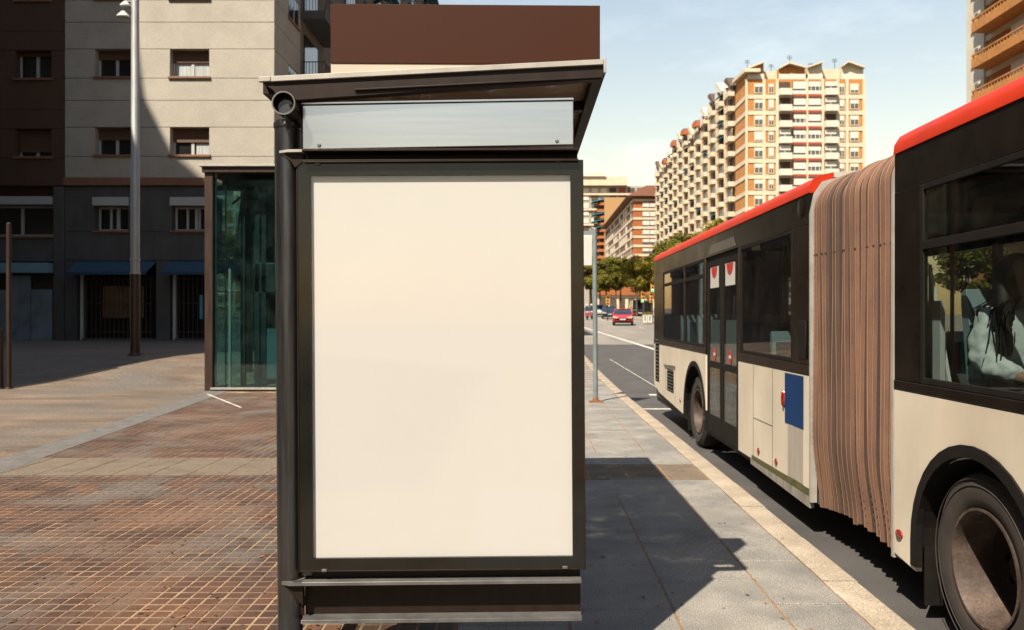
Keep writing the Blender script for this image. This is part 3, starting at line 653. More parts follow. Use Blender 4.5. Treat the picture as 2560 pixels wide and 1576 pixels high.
# wheels
def wheel(yc):
    r = .5; xo = XB+.05; zc = ZR0+r
    hub = Vector((xo, yc, zc))
    ty = MB().lathe([(.3, .3), (.3, .44), (.27, .49), (.22, r), (.06, r), (.02, .485), (-.008, .44), (-.012, .4), (-.006, .36), (.004, .32), (.03, .295), (.3, .295)], hub, 'x', 56)
    for i in range(0): pass
    wroot = ty.build('wheel', m_tyre, bus)
    for q in (.42, .455): MB().lathe([(-.0125, q), (-.016, q+.004), (-.0125, q+.008)], hub, 'x', 56).build('tyre_ridge', m_tyre, wroot)
    rm = MB().lathe([(.03, .297), (-.004, .31), (-.004, .295), (.02, .285), (.06, .28), (.2, .262), (.24, .22), (.25, .16), (.235, .14), (.23, .1), (.19, .09), (.185, 0)], hub, 'x', 48, mis=[0, 0, 0, 0, 0, 1, 1, 1, 1, 1, 1]).build('rim', [m_rimm, m_hub_shade], wroot)
    nb = MB()
    for i in range(10):
        a = 2*math.pi*i/10; nb.cyl(hub+Vector((.25, .19*math.cos(a), .19*math.sin(a))), hub+Vector((.22, .19*math.cos(a), .19*math.sin(a))), .016, n=6)
    nb.build('wheel_nuts', m_hub_shade, wroot)
wheel(4.13); wheel(11.12)
MB().box(XB+.04, XB+.36, 4.72, 4.73, -.05, .3).build('mud_flap', m_rub, bus); MB().box(XB+.04, XB+.36, 11.8, 11.81, -.02, .3).build('mud_flap', m_rub, bus)
# inside: seats, poles, pale partition with its sun patch, posters
seat_me = MB()
seat_me.prism([(-.44, .42), (0, .40), (0, .44), (-.42, .47)], 'x', -.21, .21, 1)
seat_me.prism([(-.03, .38), (.03, .38), (.12, 1.0), (.12, 1.07), (.07, 1.09), (.05, 1.02), (-.03, .46)], 'x', -.215, .215, 0)
seat_me.prism([(-.035, .5), (-.028, .5), (.04, .98), (.03, .98)], 'x', -.18, .18, 1)
seat_me.box(-.12, .12, -.3, -.05, 0, .4, 0)
smesh = seat_me.mesh('seat', [m_seat, m_seatf])
def seat(x, y, z, rz=0):
    o = inst('seat', smesh, (x, y, z), bus, rz); b = o.modifiers.new('bevel', 'BEVEL'); b.width = .02; b.segments = 3; return o
SEATZ = .72
MB().box(XB+.74, XB+.95, 3.3, 5.0, .2, SEATZ).build('seat_podium', m_intd, bus)
seat(2.66, 4.42, SEATZ); seat(3.1, 4.42, SEATZ); seat(2.66, 3.1, SEATZ, math.pi); seat(3.1, 3.1, SEATZ, math.pi)
for y in (2.4, 1.5, .6):
    for x in (2.66, 3.1, 4.05, 4.48): seat(x, y, .3)
for y in (4.5, 3.5): seat(4.05, y, .6); seat(4.48, y, .6)
for y in (7.3, 8.1):
    seat(2.68, y, .42); seat(3.1, y, .42)
    seat(4.48, y, .42)
for y in (10.9, 11.7, 12.5, 13.0):
    for x in (2.68, 3.1, 4.05, 4.48): seat(x, y, .6)
m_yel = M('yellow_rail', (.55, .42, .04), .4, var=.1)
for x, y in ((3.35, 4.9), (3.35, 3.2), (3.35, 1.9), (3.4, 7.0), (3.4, 8.9), (3.3, 10.3), (3.8, 10.3), (3.8, 4.9), (3.8, 7.2), (2.75, 8.75), (2.75, 10.45)):
    MB().cyl((x, y, .2), (x, y, 2.6), .017, n=10).build('grab_pole', m_steel, bus)
MB().box(XB+.16, XB+.19, 4.78, 5.02, 1.1, 1.75).build('partition', M('pale_partition', (.95, 1.0, 1.0), .5, var=.06), bus)
MB().prism([(4.74, 1.2), (5.0, 1.2), (5.0, 1.98)], 'x', XB+.2, XB+.22).build('partition', MATS['pale_partition'], bus)  # triangle shaped and coloured as a sun patch on the partition
MB().box(2.5, 3.3, 4.93, 4.96, .75, 1.3).build('seat_back_board', m_int, bus)
MB().box(3.9, 4.6, 5.0, 5.02, 1.3, 2.3).build('bulkhead_panel', m_intd, bus)
for y0 in (-6, yBr+.1):
    MB().cyl((2.75, y0, 2.45), (2.75, y0+(11 if y0 < 0 else 7.6), 2.45), .016, n=8).build('ceiling_rail', m_steel, bus)
    MB().box(XB+.3, XB+.62, y0, y0+(11 if y0 < 0 else 7.6), 2.56, 2.6).build('ceiling_duct', m_int, bus)
# ------------------------------------------------------------------ passenger on the bus
m_skin = M('skin', (.5, .3, .2), .55, var=.06); m_shirt = M('pale_shirt', (.9, .97, 1.0), .85, var=.1, scale=9, bump=.5, bscale=22)
m_jean = M('dark_jeans', (.04, .055, .075), .9, var=.25, scale=15); m_hair = M('dark_brown_hair', (.018, .01, .007), .5, var=.5, scale=30, st=(6, 6, .5), bump=.3, bscale=60)
m_shoe = M('dark_shoe', (.02, .02, .02), .6)
def skinned(name, vs, es, rs, mat, parent, root=0, sub=2, o=Vector((0, 0, 0))):
    me = bpy.data.meshes.new(name); me.from_pydata([tuple(Vector(v)-o) for v in vs], es, []); me.materials.append(mat)
    ob = bpy.data.objects.new(name, me); COL.objects.link(ob)
    if parent: ob.parent = parent
    m = ob.modifiers.new('skin', 'SKIN'); m.use_smooth_shade = True
    for i, r in enumerate(rs):
        sv = me.skin_vertices[0].data[i]; sv.radius = (r, r) if not isinstance(r, tuple) else r
        sv.use_root = (i == root)
    s = ob.modifiers.new('sub', 'SUBSURF'); s.levels = sub; s.render_levels = sub
    return ob
def sitter(bx, by_, bz, label):
    B = Vector((bx, by_, bz))                 # hip point; faces -Y
    def q(x, y, z): return B+Vector((x, y, z))
    hip = q(0, 0, .1)
    bv = [q(0, 0, .1), q(0, .02, .3), q(0, .03, .48), q(0, .02, .58), q(0, -.02, .66), q(0, -.03, .74), q(0, -.03, .84),
          q(-.19, .03, .52), q(-.24, -.02, .28), q(-.17, -.24, .2), q(-.13, -.31, .2), q(.19, .03, .52), q(.24, -.02, .28), q(.14, -.24, .2), q(.1, -.31, .2),
          q(-.1, -.02, .08), q(-.1, -.44, .1), q(-.1, -.46, -.32), q(.1, -.02, .08), q(.1, -.44, .1), q(.1, -.46, -.32)]
    es = [(0, 1), (1, 2), (2, 3), (3, 4), (4, 5), (5, 6), (2, 7), (7, 8), (8, 9), (9, 10), (2, 11), (11, 12), (12, 13), (13, 14), (0, 15), (15, 16), (16, 17), (0, 18), (18, 19), (19, 20)]
    rs = [.13, .12, .12, .055, .075, .095, .07, .05, .042, .034, .028, .05, .042, .034, .028, .08, .06, .045, .08, .06, .045]
    body = skinned('person', bv, es, rs, m_skin, None, 0, 2, hip); body.location = hip; props(body, label, 'person')
    sv = [bv[0], bv[1], bv[2], q(0, .03, .53), bv[7], bv[8], bv[9]+Vector((.0, -.0, 0)), bv[11], bv[12], bv[13]]
    skinned('shirt', sv, [(0, 1), (1, 2), (2, 3), (2, 4), (4, 5), (5, 6), (2, 7), (7, 8), (8, 9)], [.155, .145, .15, .085, .078, .07, .052, .078, .07, .052], m_shirt, body, 0, 3, hip)
    tx_ = bpy.data.textures.new('cloth_folds', 'CLOUDS'); tx_.noise_scale = .07; tx_.noise_depth = 2
    dm_ = bpy.data.objects[[o.name for o in body.children if o.name.startswith('shirt')][-1]].modifiers.new('folds', 'DISPLACE'); dm_.texture = tx_; dm_.strength = .05; dm_.mid_level = .5
    tv = [q(0, 0, .07), bv[15], bv[16], bv[17], bv[18], bv[19], bv[20]]
    skinned('trousers', tv, [(0, 1), (1, 2), (2, 3), (0, 4), (4, 5), (5, 6)], [.15, .1, .08, .06, .1, .08, .06], m_jean, body, 0, 2, hip)
    hv = [q(0, .0, .86), q(0, .05, .8), q(0, .09, .66), q(-.06, .1, .5), q(-.09, .05, .34), q(-.1, -.01, .24), q(.06, .1, .5), q(.08, .07, .34), q(-.1, .01, .72), q(-.125, -.02, .56), q(-.13, -.05, .4), q(-.12, -.07, .3), q(.1, .01, .72), q(.12, -.03, .56), q(.11, -.06, .36)]
    skinned('hair', hv, [(0, 1), (1, 2), (2, 3), (3, 4), (4, 5), (2, 6), (6, 7), (1, 8), (8, 9), (9, 10), (10, 11), (1, 12), (12, 13), (13, 14)],
            [.1, .12, .1, .085, .06, .02, .085, .04, .06, .055, .045, .015, .06, .055, .02], m_hair, body, 0, 2, hip)
    strands = MB(); r3 = random.Random(5)
    for k in range(60):
        x = r3.uniform(-.2, -.06); y = r3.uniform(-.1, .12); z = .62; pts = [q(x*.6, y*.8, z)]
        for s_ in range(5):
            z -= .075; x += r3.uniform(-.025, .015); y += r3.uniform(-.025, .02); pts.append(q(x-.03, y, z))
        strands.tube(pts, .0035, 4)
    strands.v = [tuple(Vector(v)) for v in strands.v]
    ob = strands.build('hair_strands', m_hair, None); ob.parent = body
    for v in ob.data.vertices: v.co -= hip
    # face, shoes and hands
    hd = q(0, -.03, .75); fc = MB()
    for s_ in (-1, 1): fc.lathe([(-.012, 0), (-.009, .008), (0, .012)], (hd.x+s_*.034, hd.y-.09, hd.z+.015), 'y', 10)
    f1 = fc.build('eye', M('eye_dark', (.02, .02, .02), .2), None); f1.parent = body
    for v in f1.data.vertices: v.co -= hip
    ns = MB().prism([(hd.y-.088, hd.z+.02), (hd.y-.118, hd.z-.03), (hd.y-.088, hd.z-.036)], 'x', hd.x-.014, hd.x+.014).build('nose', m_skin, None); ns.parent = body
    for v in ns.data.vertices: v.co -= hip
    for s_ in (-1, 1):
        hw = q(s_*.115, -.31, .2); hv = [hw, hw+Vector((-s_*.01, -.045, -.005))]; he = [(0, 1)]; hr = [.026, .03]
        for k in range(4):
            o = len(hv); bx = -.028+.019*k; ln = (.03, .036, .038, .03)[k]
            hv += [hw+Vector((bx, -.085, -.005)), hw+Vector((bx, -.085-ln, -.02)), hw+Vector((bx, -.085-ln*1.3, -.045))]; he += [(1, o), (o, o+1), (o+1, o+2)]; hr += [.0095, .009, .008]
        o = len(hv); hv += [hw+Vector((-s_*.035, -.05, .004)), hw+Vector((-s_*.042, -.085, -.012))]; he += [(0, o), (o, o+1)]; hr += [.012, .01]
        skinned('hand', hv, he, hr, m_skin, body, 0, 2, hip)
        ft = q(s_*.1, -.5, -.4); sh_ = MB().box(ft.x-.045, ft.x+.045, ft.y-.14, ft.y+.1, ft.z, ft.z+.09).build('shoe', m_shoe, None, bevel=.03); sh_.parent = body
        for v in sh_.data.vertices: v.co -= hip
    return body
sitter(2.66, 4.3, SEATZ+.42, 'seated passenger with long dark hair and pale shirt behind the front bus window')
bk = MB(); bk.prism([(2.5, 1.42), (2.66, 1.40), (2.82, 1.42), (2.82, 1.425), (2.66, 1.408), (2.5, 1.425)], 'y', 3.82, 4.03)
props(bk.build('magazine', M('paper', (.72, .72, .7), .8)), 'open white paper held low by the seated bus passenger', 'paper')
# ------------------------------------------------------------------ grey apartment building on the plaza
FY, FS = 29.76, 67.2
def fx(p): return (p-VX)/FS
def fz(p): return EYE+(VY-p)/FS
m_conc = M('beige_concrete_panel', (.5, .47, .405), .9, var=.1, scale=1.2, speck=.2, spscale=30, patch=.2, pscale=.9, pcol=(.36, .32, .26), bump=.2, bscale=40, wpos=True)
m_concj = M('joint_mortar', (.2, .17, .14), .95)
m_ground = M('grey_lower_render', (.1, .1, .1), .9, var=.2, scale=1.5, st=(3, 3, .4), patch=.4, pscale=.8, wpos=True)
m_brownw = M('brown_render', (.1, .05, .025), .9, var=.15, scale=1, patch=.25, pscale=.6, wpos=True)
m_wfr = M('pale_window_frame', (.55, .58, .58), .5, var=.08)
m_wgl = M('dark_window_glass', (.02, .022, .024), .08, var=.3, scale=2, coat=.5)
m_blind = M('brown_roller_blind', (.13, .065, .035), .75, var=.2, scale=3, st=(.2, 1, 20))
m_sill = M('terracotta_sill', (.27, .13, .075), .85, var=.2, scale=5)
m_curt = M('pale_curtain', (.5, .55, .56), .9, var=.35, scale=6, st=(6, 6, .3))
m_awn = M('blue_awning_cloth', (.012, .06, .12), .85, var=.15, scale=4)
m_signl = M('pale_blue_shop_sign', (.22, .4, .5), .6, var=.08, scale=2)
m_shut = M('grey_blue_shutter', (.17, .22, .26), .7, var=.2, scale=2, patch=.5, pscale=1.1, pcol=(.3, .4, .46))
m_shopd = M('dark_shop_glass', (.012, .012, .014), .1, var=.3, coat=.4)
m_warm = M('dim_shop_display', (.16, .09, .04), .8, var=.6, scale=1.6)
m_grille = M('shop_grille_steel', (.07, .055, .045), .6, .3)
m_whbox = M('white_blind_box', (.55, .57, .58), .7, var=.12, scale=3, patch=.3, pscale=3)
BH = 34.0; XC = fx(686); GZ = .75
bl = thing('apartment_building', 'grey and beige panelled apartment building with brown roller blinds, half in shadow', 'building', ((fx(162)+XC)/2, FY, GZ))
DP = .4                                       # panel depth in front of the core
MB().box(fx(162), XC-.02, FY+DP, 80, GZ-.5, BH).build('wall_core', m_concj, bl)
XA = fx(162)
cols = [(fx(237), fx(330)), (fx(425), fx(523))]
m_winbits = [m_wfr, m_wgl, m_blind, m_curt]
def lwindow(par, x0, x1, z0, z1, blind=.4, kind=0, y=FY):
    t = .07; sy = y; y = y+.2; yg = y+.13
    f = MB().box(x0, x0+t, y+.1, y+.16, z0, z1).box(x1-t, x1, y+.1, y+.16, z0, z1).box(x0+t, x1-t, y+.1, y+.16, z0, z0+t).box(x0+t, x1-t, y+.1, y+.16, z1-t, z1)
    xm = (x0+x1)/2+(.1 if kind else 0); f.box(xm-.055, xm+.055, y+.095, y+.16, z0+t, z1-t)
    if kind == 2: f.box(x0+.42, x0+.5, y+.09, y+.15, z0+t, z1-t).box(x1-.5, x1-.44, y+.09, y+.15, z0+t, z1-t)
    wn = f.build('window', m_wfr, par)
    MB().box(x0+t, xm-.055, yg, yg+.01, z0+t, z1-t).build('pane', m_wgl, wn); MB().box(xm+.055, x1-t, yg, yg+.01, z0+t, z1-t).build('pane', m_wgl, wn)
    if blind > 0:
        bb = MB(); zb = z1-(z1-z0)*blind; n = max(2, int((z1-zb)/.09))
        for k in range(n): bb.box(x0+.02, x1-.02, y+.055+.008*(k % 2), y+.09, zb+(z1-zb)*k/n+.004, zb+(z1-zb)*(k+1)/n)
        bb.build('roller_blind', m_blind, wn)
    MB().box(x0-.06, x1+.06, sy-.07, y+.17, z0-.085, z0-.001).build('sill', m_sill, wn, bevel=.01)
    return wn
def curtain(wn, x0, x1, z0, z1, y=FY):
    b = MB(); n = 14
    for k in range(n):
        a = x0+(x1-x0)*k/n; c = x0+(x1-x0)*(k+1)/n
        b.add([(a, y+.323+.006*(k % 2), z0), (c, y+.323+.006*((k+1) % 2), z0), (c, y+.323+.006*((k+1) % 2), z1), (a, y+.323+.006*(k % 2), z1)], [(0, 1, 2, 3)])
    b.build('curtain', m_curt, wn, sm=False, fix=False)
def panel(par, mat, x0, x1, z0, z1, y=FY, d=DP): 
    if x1-x0 > .02: MB().box(x0+.004, x1-.004, y, y+d, z0+.008, z1-.008).build('wall_panel', mat, par, bevel=.006, seg=1)
pit = 195.5
for k in range(-7, 2):                        # k=1 is the lowest panelled floor
    zt_, zs_ = fz(123+k*pit), fz(196+k*pit); zm = fz(56+k*pit); ztop = fz(0.5+k*pit)
    if ztop > BH: continue
    panel(bl, m_conc, XA, XC, zm, min(ztop, BH)); panel(bl, m_conc, XA, XC, zt_, zm)
    xx = XA
    for c, (a, b_) in enumerate(cols):
        panel(bl, m_conc, xx, a, zs_, zt_); xx = b_
        wn = lwindow(bl, a, b_, zs_+.06, zt_, blind=[.42, .5, .35, .3][(k*3+c) % 4] if k < 0 else [(.33, .42), (.42, .5)][k][c])
        if k == 0 and c == 1: curtain(wn, a+.09, b_-.08, zs_+.14, zs_+.68)
        if k == 1 and c == 1: curtain(wn, a+.85, b_-.08, zs_+.14, zs_+.55)
    panel(bl, m_conc, xx, XC, zs_, zt_)
panel(bl, m_conc, XA, XC, fz(445), fz(391.5))
MB().box(XA+.002, XC+.02, FY-.12, FY+DP, fz(465), fz(446)).build('ledge', m_sill, bl, bevel=.01)
# first floor, shops
z1f, zgf = fz(466), fz(592)
wins1 = [(fx(237), fx(320)), (fx(430), fx(523))]; zA, zB = fz(580), fz(516)
xx = XA
for c, (a, b_) in enumerate(wins1):
    panel(bl, m_ground, xx, a, zA, z1f); xx = b_
    lwindow(bl, a, b_, zA+.05, zB, 0, kind=2)
    MB().box(a-.05, b_+.05, FY-.1, FY+.1, zB+.01, fz(494)).build('blind_box', m_whbox, bl, bevel=.015)
    panel(bl, m_ground, a, b_, fz(494), z1f)
panel(bl, m_ground, xx, XC, zA, z1f); panel(bl, m_ground, XA, fx(330), fz(652), zA); panel(bl, m_ground, fx(330), fx(385), fz(652), zA); panel(bl, m_ground, fx(385), XC, fz(652), zA)
for a, b_ in ((XA, fx(193)), (fx(390), fx(425)), (fx(640), XC)): panel(bl, m_ground, a, b_, GZ-.3, fz(652))
for a, b_, wm in ((fx(193), fx(390), m_warm), (fx(425), fx(640), m_shopd)):
    MB().box(a+.15, b_-.15, FY+.34, FY+.39, GZ+.1, fz(652)).build('shop_window', m_shopd, bl)
    if wm is m_warm: MB().box(a+.9, b_-.5, FY+.1, FY+.12, fz(795), fz(715)).build('shop_display', m_warm, bl)
    aw_ = MB().prism([(FY-.75, fz(684)), (FY-.73, fz(683)), (FY+.05, fz(652)), (FY+.05, fz(655))], 'x', a, b_).build('awning', m_awn, bl)
    MB().box(a, b_, FY-.76, FY-.745, fz(690), fz(683)).build('awning_valance', m_awn, aw_)
    MB().box(a+.1, a+.2, FY+.02, FY+.1, GZ, fz(685)).build('shop_frame', m_wfr, bl); MB().box(a+.15, b_-.1, FY+.02, FY+.1, GZ-.1, GZ+.12).build('shop_sill', m_ground, bl)
    gm = MB().box(-.012, .012, FY+.06, FY+.075, 0, fz(690)-GZ-.1).mesh('grille_bar', m_grille)
    x = a+.32
    while x < b_-.2: inst('grille_bar', gm, (x, 0, GZ+.1), bl); x += .17
    for zz in (GZ+.35, GZ+1.4, GZ+2.3): MB().box(a+.25, b_-.15, FY+.05, FY+.058, zz, zz+.03).build('grille_rail', m_grille, bl)
MB().box(fx(502), fx(509), FY-.1, FY-.05, fz(798), fz(738)).build('hanging_sign', M('lit_blue_sign', (.1, .4, .55), .5), bl)
# side wall with balconies, in its own shade
m_sidew = M('side_wall_panel', (.3, .3, .29), .9, var=.12, scale=1.2, wpos=True)
for k in range(-7, 3):
    zt_, zs_ = fz(123+k*pit), fz(196+k*pit); zm = fz(56+k*pit); ztop = fz(.5+k*pit)
    if ztop > BH: continue
    for a, b_ in ((zm, ztop), (zt_, zm)): MB().box(XC-.02, XC, FY+.41, 33.1, a+.01, b_-.01).build('wall_panel', m_conc, bl)
    MB().box(XC-.02, XC, FY+.41, 31.5, zs_+.01, zt_-.01).build('wall_panel', m_conc, bl); MB().box(XC-.02, XC, 32.9, 33.1, zs_+.01, zt_-.01).build('wall_panel', m_conc, bl)
    wv = MB().box(XC-.018, XC-.008, 31.55, 32.85, zs_+.05, zt_-.05).build('window', m_wgl, bl); MB().box(XC-.007, XC+.01, 32.2, 32.26, zs_+.05, zt_-.4).build('pane', m_wfr, wv)
    MB().box(XC-.01, XC+.06, 31.45, 32.95, zs_-.05, zs_+.04).build('sill', m_sill, wv)
balc = MB().box(0, 1.0, 0, 3.6, 0, .18, 0).box(.93, 1.0, 0, 3.6, .18, .5, 0).box(.0, .93, 0, .06, .18, .35, 0).box(.0, .93, 3.54, 3.6, .18, .35, 0)
for k in range(25): balc.box(.955, .975, .06+k*.145, .08+k*.145, .5, 1.1, 1)
balc.box(.945, .985, 0, 3.6, 1.1, 1.14, 1); balc.box(0, .95, .01, .04, 1.1, 1.14, 1)
for k in range(7): balc.box(.05+k*.13, .07+k*.13, .015, .035, .35, 1.1, 1)
balc.box(.0, .03, .4, 2.4, .2, 2.4, 2)
bme = balc.mesh('balcony', [m_ground, m_grille, m_wgl])
awm = MB().prism([(0, 2.35), (1.15, 1.75), (1.16, 1.72), (0, 2.3)], 'y', .2, 3.4).mesh('balcony_awning', M('turquoise_awning', (.02, .33, .42), .8, var=.1))
for q in range(6):
    for k in range(-7, 3):
        zf_ = fz(154+k*pit)
        if zf_ > BH-3 : continue
        bo = inst('balcony', bme, (XC, 33.3+q*7.6, zf_), bl)
        if q > 0 and (q*3+k) % 3 == 0: inst('balcony_awning', awm, (XC+.02, 33.3+q*7.6, zf_), bl)
MB().box(XA, XC+.3, FY-.2, 80.2, BH, BH+.4).build('roof_parapet', m_conc, bl)
# brown neighbour on the far left
bn = thing('brown_apartment_building', 'brown rendered apartment building at the left edge, wholly in shadow', 'building', (fx(0), FY, GZ))
XL0 = fx(-420)
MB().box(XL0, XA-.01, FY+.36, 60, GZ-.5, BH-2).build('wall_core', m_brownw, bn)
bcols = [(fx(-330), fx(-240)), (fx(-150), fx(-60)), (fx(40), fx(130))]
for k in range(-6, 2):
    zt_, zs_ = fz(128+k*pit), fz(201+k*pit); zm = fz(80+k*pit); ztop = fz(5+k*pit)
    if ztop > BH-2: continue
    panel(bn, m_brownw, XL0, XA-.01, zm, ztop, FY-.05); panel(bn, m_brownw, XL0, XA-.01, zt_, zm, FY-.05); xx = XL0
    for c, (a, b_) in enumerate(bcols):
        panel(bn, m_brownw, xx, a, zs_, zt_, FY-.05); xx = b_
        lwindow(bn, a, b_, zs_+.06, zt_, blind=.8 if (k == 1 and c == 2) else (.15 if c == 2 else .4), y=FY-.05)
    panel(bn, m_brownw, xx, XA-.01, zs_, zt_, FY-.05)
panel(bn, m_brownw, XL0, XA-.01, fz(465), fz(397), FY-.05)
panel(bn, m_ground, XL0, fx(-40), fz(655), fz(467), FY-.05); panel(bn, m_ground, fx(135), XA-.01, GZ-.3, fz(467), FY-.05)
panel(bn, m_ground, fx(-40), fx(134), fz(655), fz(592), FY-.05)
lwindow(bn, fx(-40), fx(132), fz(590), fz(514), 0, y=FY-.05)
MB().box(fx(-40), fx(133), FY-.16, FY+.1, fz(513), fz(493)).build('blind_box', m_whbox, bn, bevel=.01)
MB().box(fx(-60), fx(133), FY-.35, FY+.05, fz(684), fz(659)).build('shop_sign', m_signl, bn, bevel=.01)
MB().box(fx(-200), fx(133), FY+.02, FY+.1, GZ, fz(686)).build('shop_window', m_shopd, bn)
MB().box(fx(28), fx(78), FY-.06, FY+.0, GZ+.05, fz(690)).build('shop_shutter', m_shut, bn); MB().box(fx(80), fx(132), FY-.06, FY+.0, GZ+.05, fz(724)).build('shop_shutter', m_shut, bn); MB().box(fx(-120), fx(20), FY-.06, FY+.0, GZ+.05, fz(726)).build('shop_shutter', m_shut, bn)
# tall stepped block out of the frame to the left; its shade lies over the plaza
m_off = M('brown_grey_render', (.2, .16, .12), .9, var=.1, scale=.5)
prof = [(-13.9, 0), (-13.9, 15.2), (-14.9, 16.8), (-17.0, 23.0), (-18.3, 26.6), (-21.3, 30.3), (-22.6, 31.4), (-23.6, 33.4), (-24.15, 37.6), (-24.2, 60), (-50, 60), (-50, 0)]
tb = MB(); n = len(prof); Lx, Ly = -.633*8, -8.0
vs_ = [(x, 15.1, z) for x, z in prof]+[(x+Lx, 15.1+Ly, z) for x, z in prof]
tb.add(vs_, [list(range(n)), list(range(2*n-1, n-1, -1))]+[(i, (i+1) % n, (i+1) % n+n, i+n) for i in range(n)])
pb2 = thing('plaza_corner_block', 'long apartment block across the plaza, behind the viewer', 'building', (-35, -25, 0))  # unseen block added to cut the sky light from behind
MB().box(-66, -50, -20.9, 28, -.5, 44).build('wing', m_off, pb2); MB().box(-24, -14, -38, -21, -.5, 32).build('wall', m_off, pb2); MB().box(-62, -24.01, -38, -21, -.5, 46).build('wall', m_off, pb2); MB().box(-24, -13.7, -38.3, -20.7, 32, 32.6).build('roof_parapet', m_off, pb2)
wpb = MB().box(0, 1.5, 0, .05, 0, 1.6).mesh('window', m_wgl)
rb2 = thing('avenue_corner_block', 'long apartment block on the far side of the avenue, beyond the right edge', 'building', (46, -22, 0))  # unseen block added to cut the sky light from the right
MB().box(37, 56, -62, 16, -.5, 40).build('wall', m_off, rb2)
wrb = MB().box(-.05, 0, 0, 1.5, 0, 1.6).mesh('window', m_wgl)
for k in range(12):
    for j in range(19): inst('window', wrb, (37, -60+j*4, 1.6+k*3), rb2)
for k in range(10):
    for j in range(11): inst('window', wpb, (-60+j*4, -20.99, 1.6+k*3), pb2)
tower0 = thing('stepped_tower_block', 'tall stepped apartment block beyond the left edge whose shadow covers the plaza', 'building', (-30, 12, 0))
tb.build('wall', m_off, tower0)
for k in range(14):
    for j in range(8):
        MB().box(-48+j*4, -46+j*4, 15.1, 15.14, 2+k*3, 3.6+k*3).build('window', m_wgl, tower0) if -48+j*4 < -25 else None
# ------------------------------------------------------------------ glass lift kiosk
YE_ = 17.75; ES = FPX/YE_
def ex(p): return (p-VX)/ES
def ez(p): return EYE+(VY-p)/ES
m_rustf = M('brown_steel_frame', (.055, .03, .02), .5, .4, var=.3, scale=5, st=(3, 3, .5))
m_teal = glass('teal_glass', (.6, .78, .78), 1.5, .02, dirt=.02, dcol=(.2, .3, .3), boost=1.2)
m_cab = M('lift_cabin_panel', (.12, .2, .22), .5, .3, var=.2, scale=2); m_mach = M('lift_machinery', (.03, .03, .03), .6, .4, var=.4, scale=4)
kx0, kx1, ky0, ky1 = ex(511), ex(511)+2.5, YE_, YE_+2.6; kh = ez(432)
ki = thing('glass_lift_kiosk', 'brown steel and glass lift kiosk on the plaza behind the shelter post', 'kiosk', ((kx0+kx1)/2, (ky0+ky1)/2, 0))
for x, y in ((kx0, ky0), (kx1-.18, ky0), (kx0, ky1-.18), (kx1-.18, ky1-.18)): MB().box(x, x+.18, y, y+.18, 0, kh).build('corner_post', m_rustf, ki, bevel=.008)
MB().box(kx0-.04, kx1+.04, ky0-.05, ky1+.05, kh, ez(418)).build('roof_frame', m_rustf, ki, bevel=.005); MB().box(kx0-.09, kx1+.09, ky0-.1, ky1+.1, ez(418)+.002, ez(413)).build('roof_cap', m_fascia, ki, bevel=.004)
MB().box(kx0+.18, kx1-.18, ky0+.02, ky0+.16, .0, .08).build('base_rail', m_rustf, ki); MB().box(kx0+.14, kx1-.1, ky0-.03, ky0+.015, .05, .095).build('base_trim', m_fascia, ki)
MB().box(kx0+.02, kx0+.16, ky0+.18, ky1-.18, .0, .08).build('base_rail', m_rustf, ki)
for q in ((kx0+.181, kx1-.181, ky0+.05, ky0+.062), (kx0+.181, kx1-.181, ky1-.062, ky1-.05)):
    for z0, z1 in ((.082, 2.25), (2.265, kh-.1)): MB().box(q[0], q[1], q[2], q[3], z0, z1).build('glass_panel', m_teal, ki)
for q in ((kx0+.05, kx0+.062), (kx1-.062, kx1-.05)):
    for z0, z1 in ((.082, 2.25), (2.265, kh-.1)): MB().box(q[0], q[1], ky0+.181, ky1-.181, z0, z1).build('glass_panel', m_teal, ki)
for q in (kx0+.2, kx0+.42): MB().cyl((q, ky0+.14, .08), (q, ky0+.14, kh), .02, n=8).build('glazing_bar', m_fascia if q < kx0+.3 else m_rustf, ki)
MB().box(kx0+.42, kx0+.47, ky0+.3, ky0+.36, .05, 2.75).build('door_post', m_fascia, ki)
cab = MB().box(kx0+.55, kx1-.25, ky0+.7, ky1-.4, 2.9, 4.6).box(kx0+.9, kx1-.3, ky0+.5, ky1-.5, 2.2, 2.9)
cab.build('lift_machine', m_mach, ki, bevel=.03)
for x in (kx0+.62, kx0+.95, kx0+1.1, kx1-.5): MB().box(x, x+.1, ky0+.5, ky0+.6, .05, 4.7).build('guide_rail', m_mach, ki)
MB().box(kx0+1.22, kx1-.3, ky0+.5, ky0+.55, .25, 1.4).build('door_panel', m_cab, ki); MB().box(kx0+.55, kx1-.3, ky0+1.6, ky0+1.7, .1, 2.2).build('cabin_wall', m_mach, ki)
for k in range(3): MB().box(kx0+.2, kx1-.2, ky0+.5+k*.7, ky0+.56+k*.7, kh-.2, kh-.1).build('roof_beam', m_rustf, ki)
cb = MB(); r5 = random.Random(3)
for k in range(14): 
    x = kx0+.6+r5.uniform(0, 1.3); cb.cyl((x, ky0+.4+r5.uniform(0, .5), 3.2+r5.uniform(0, 1.4)), (x+r5.uniform(-.3, .3), ky0+.5, 3.2+r5.uniform(0, 1.3)), .025, n=6)
cb.build('cables', m_mach, ki)
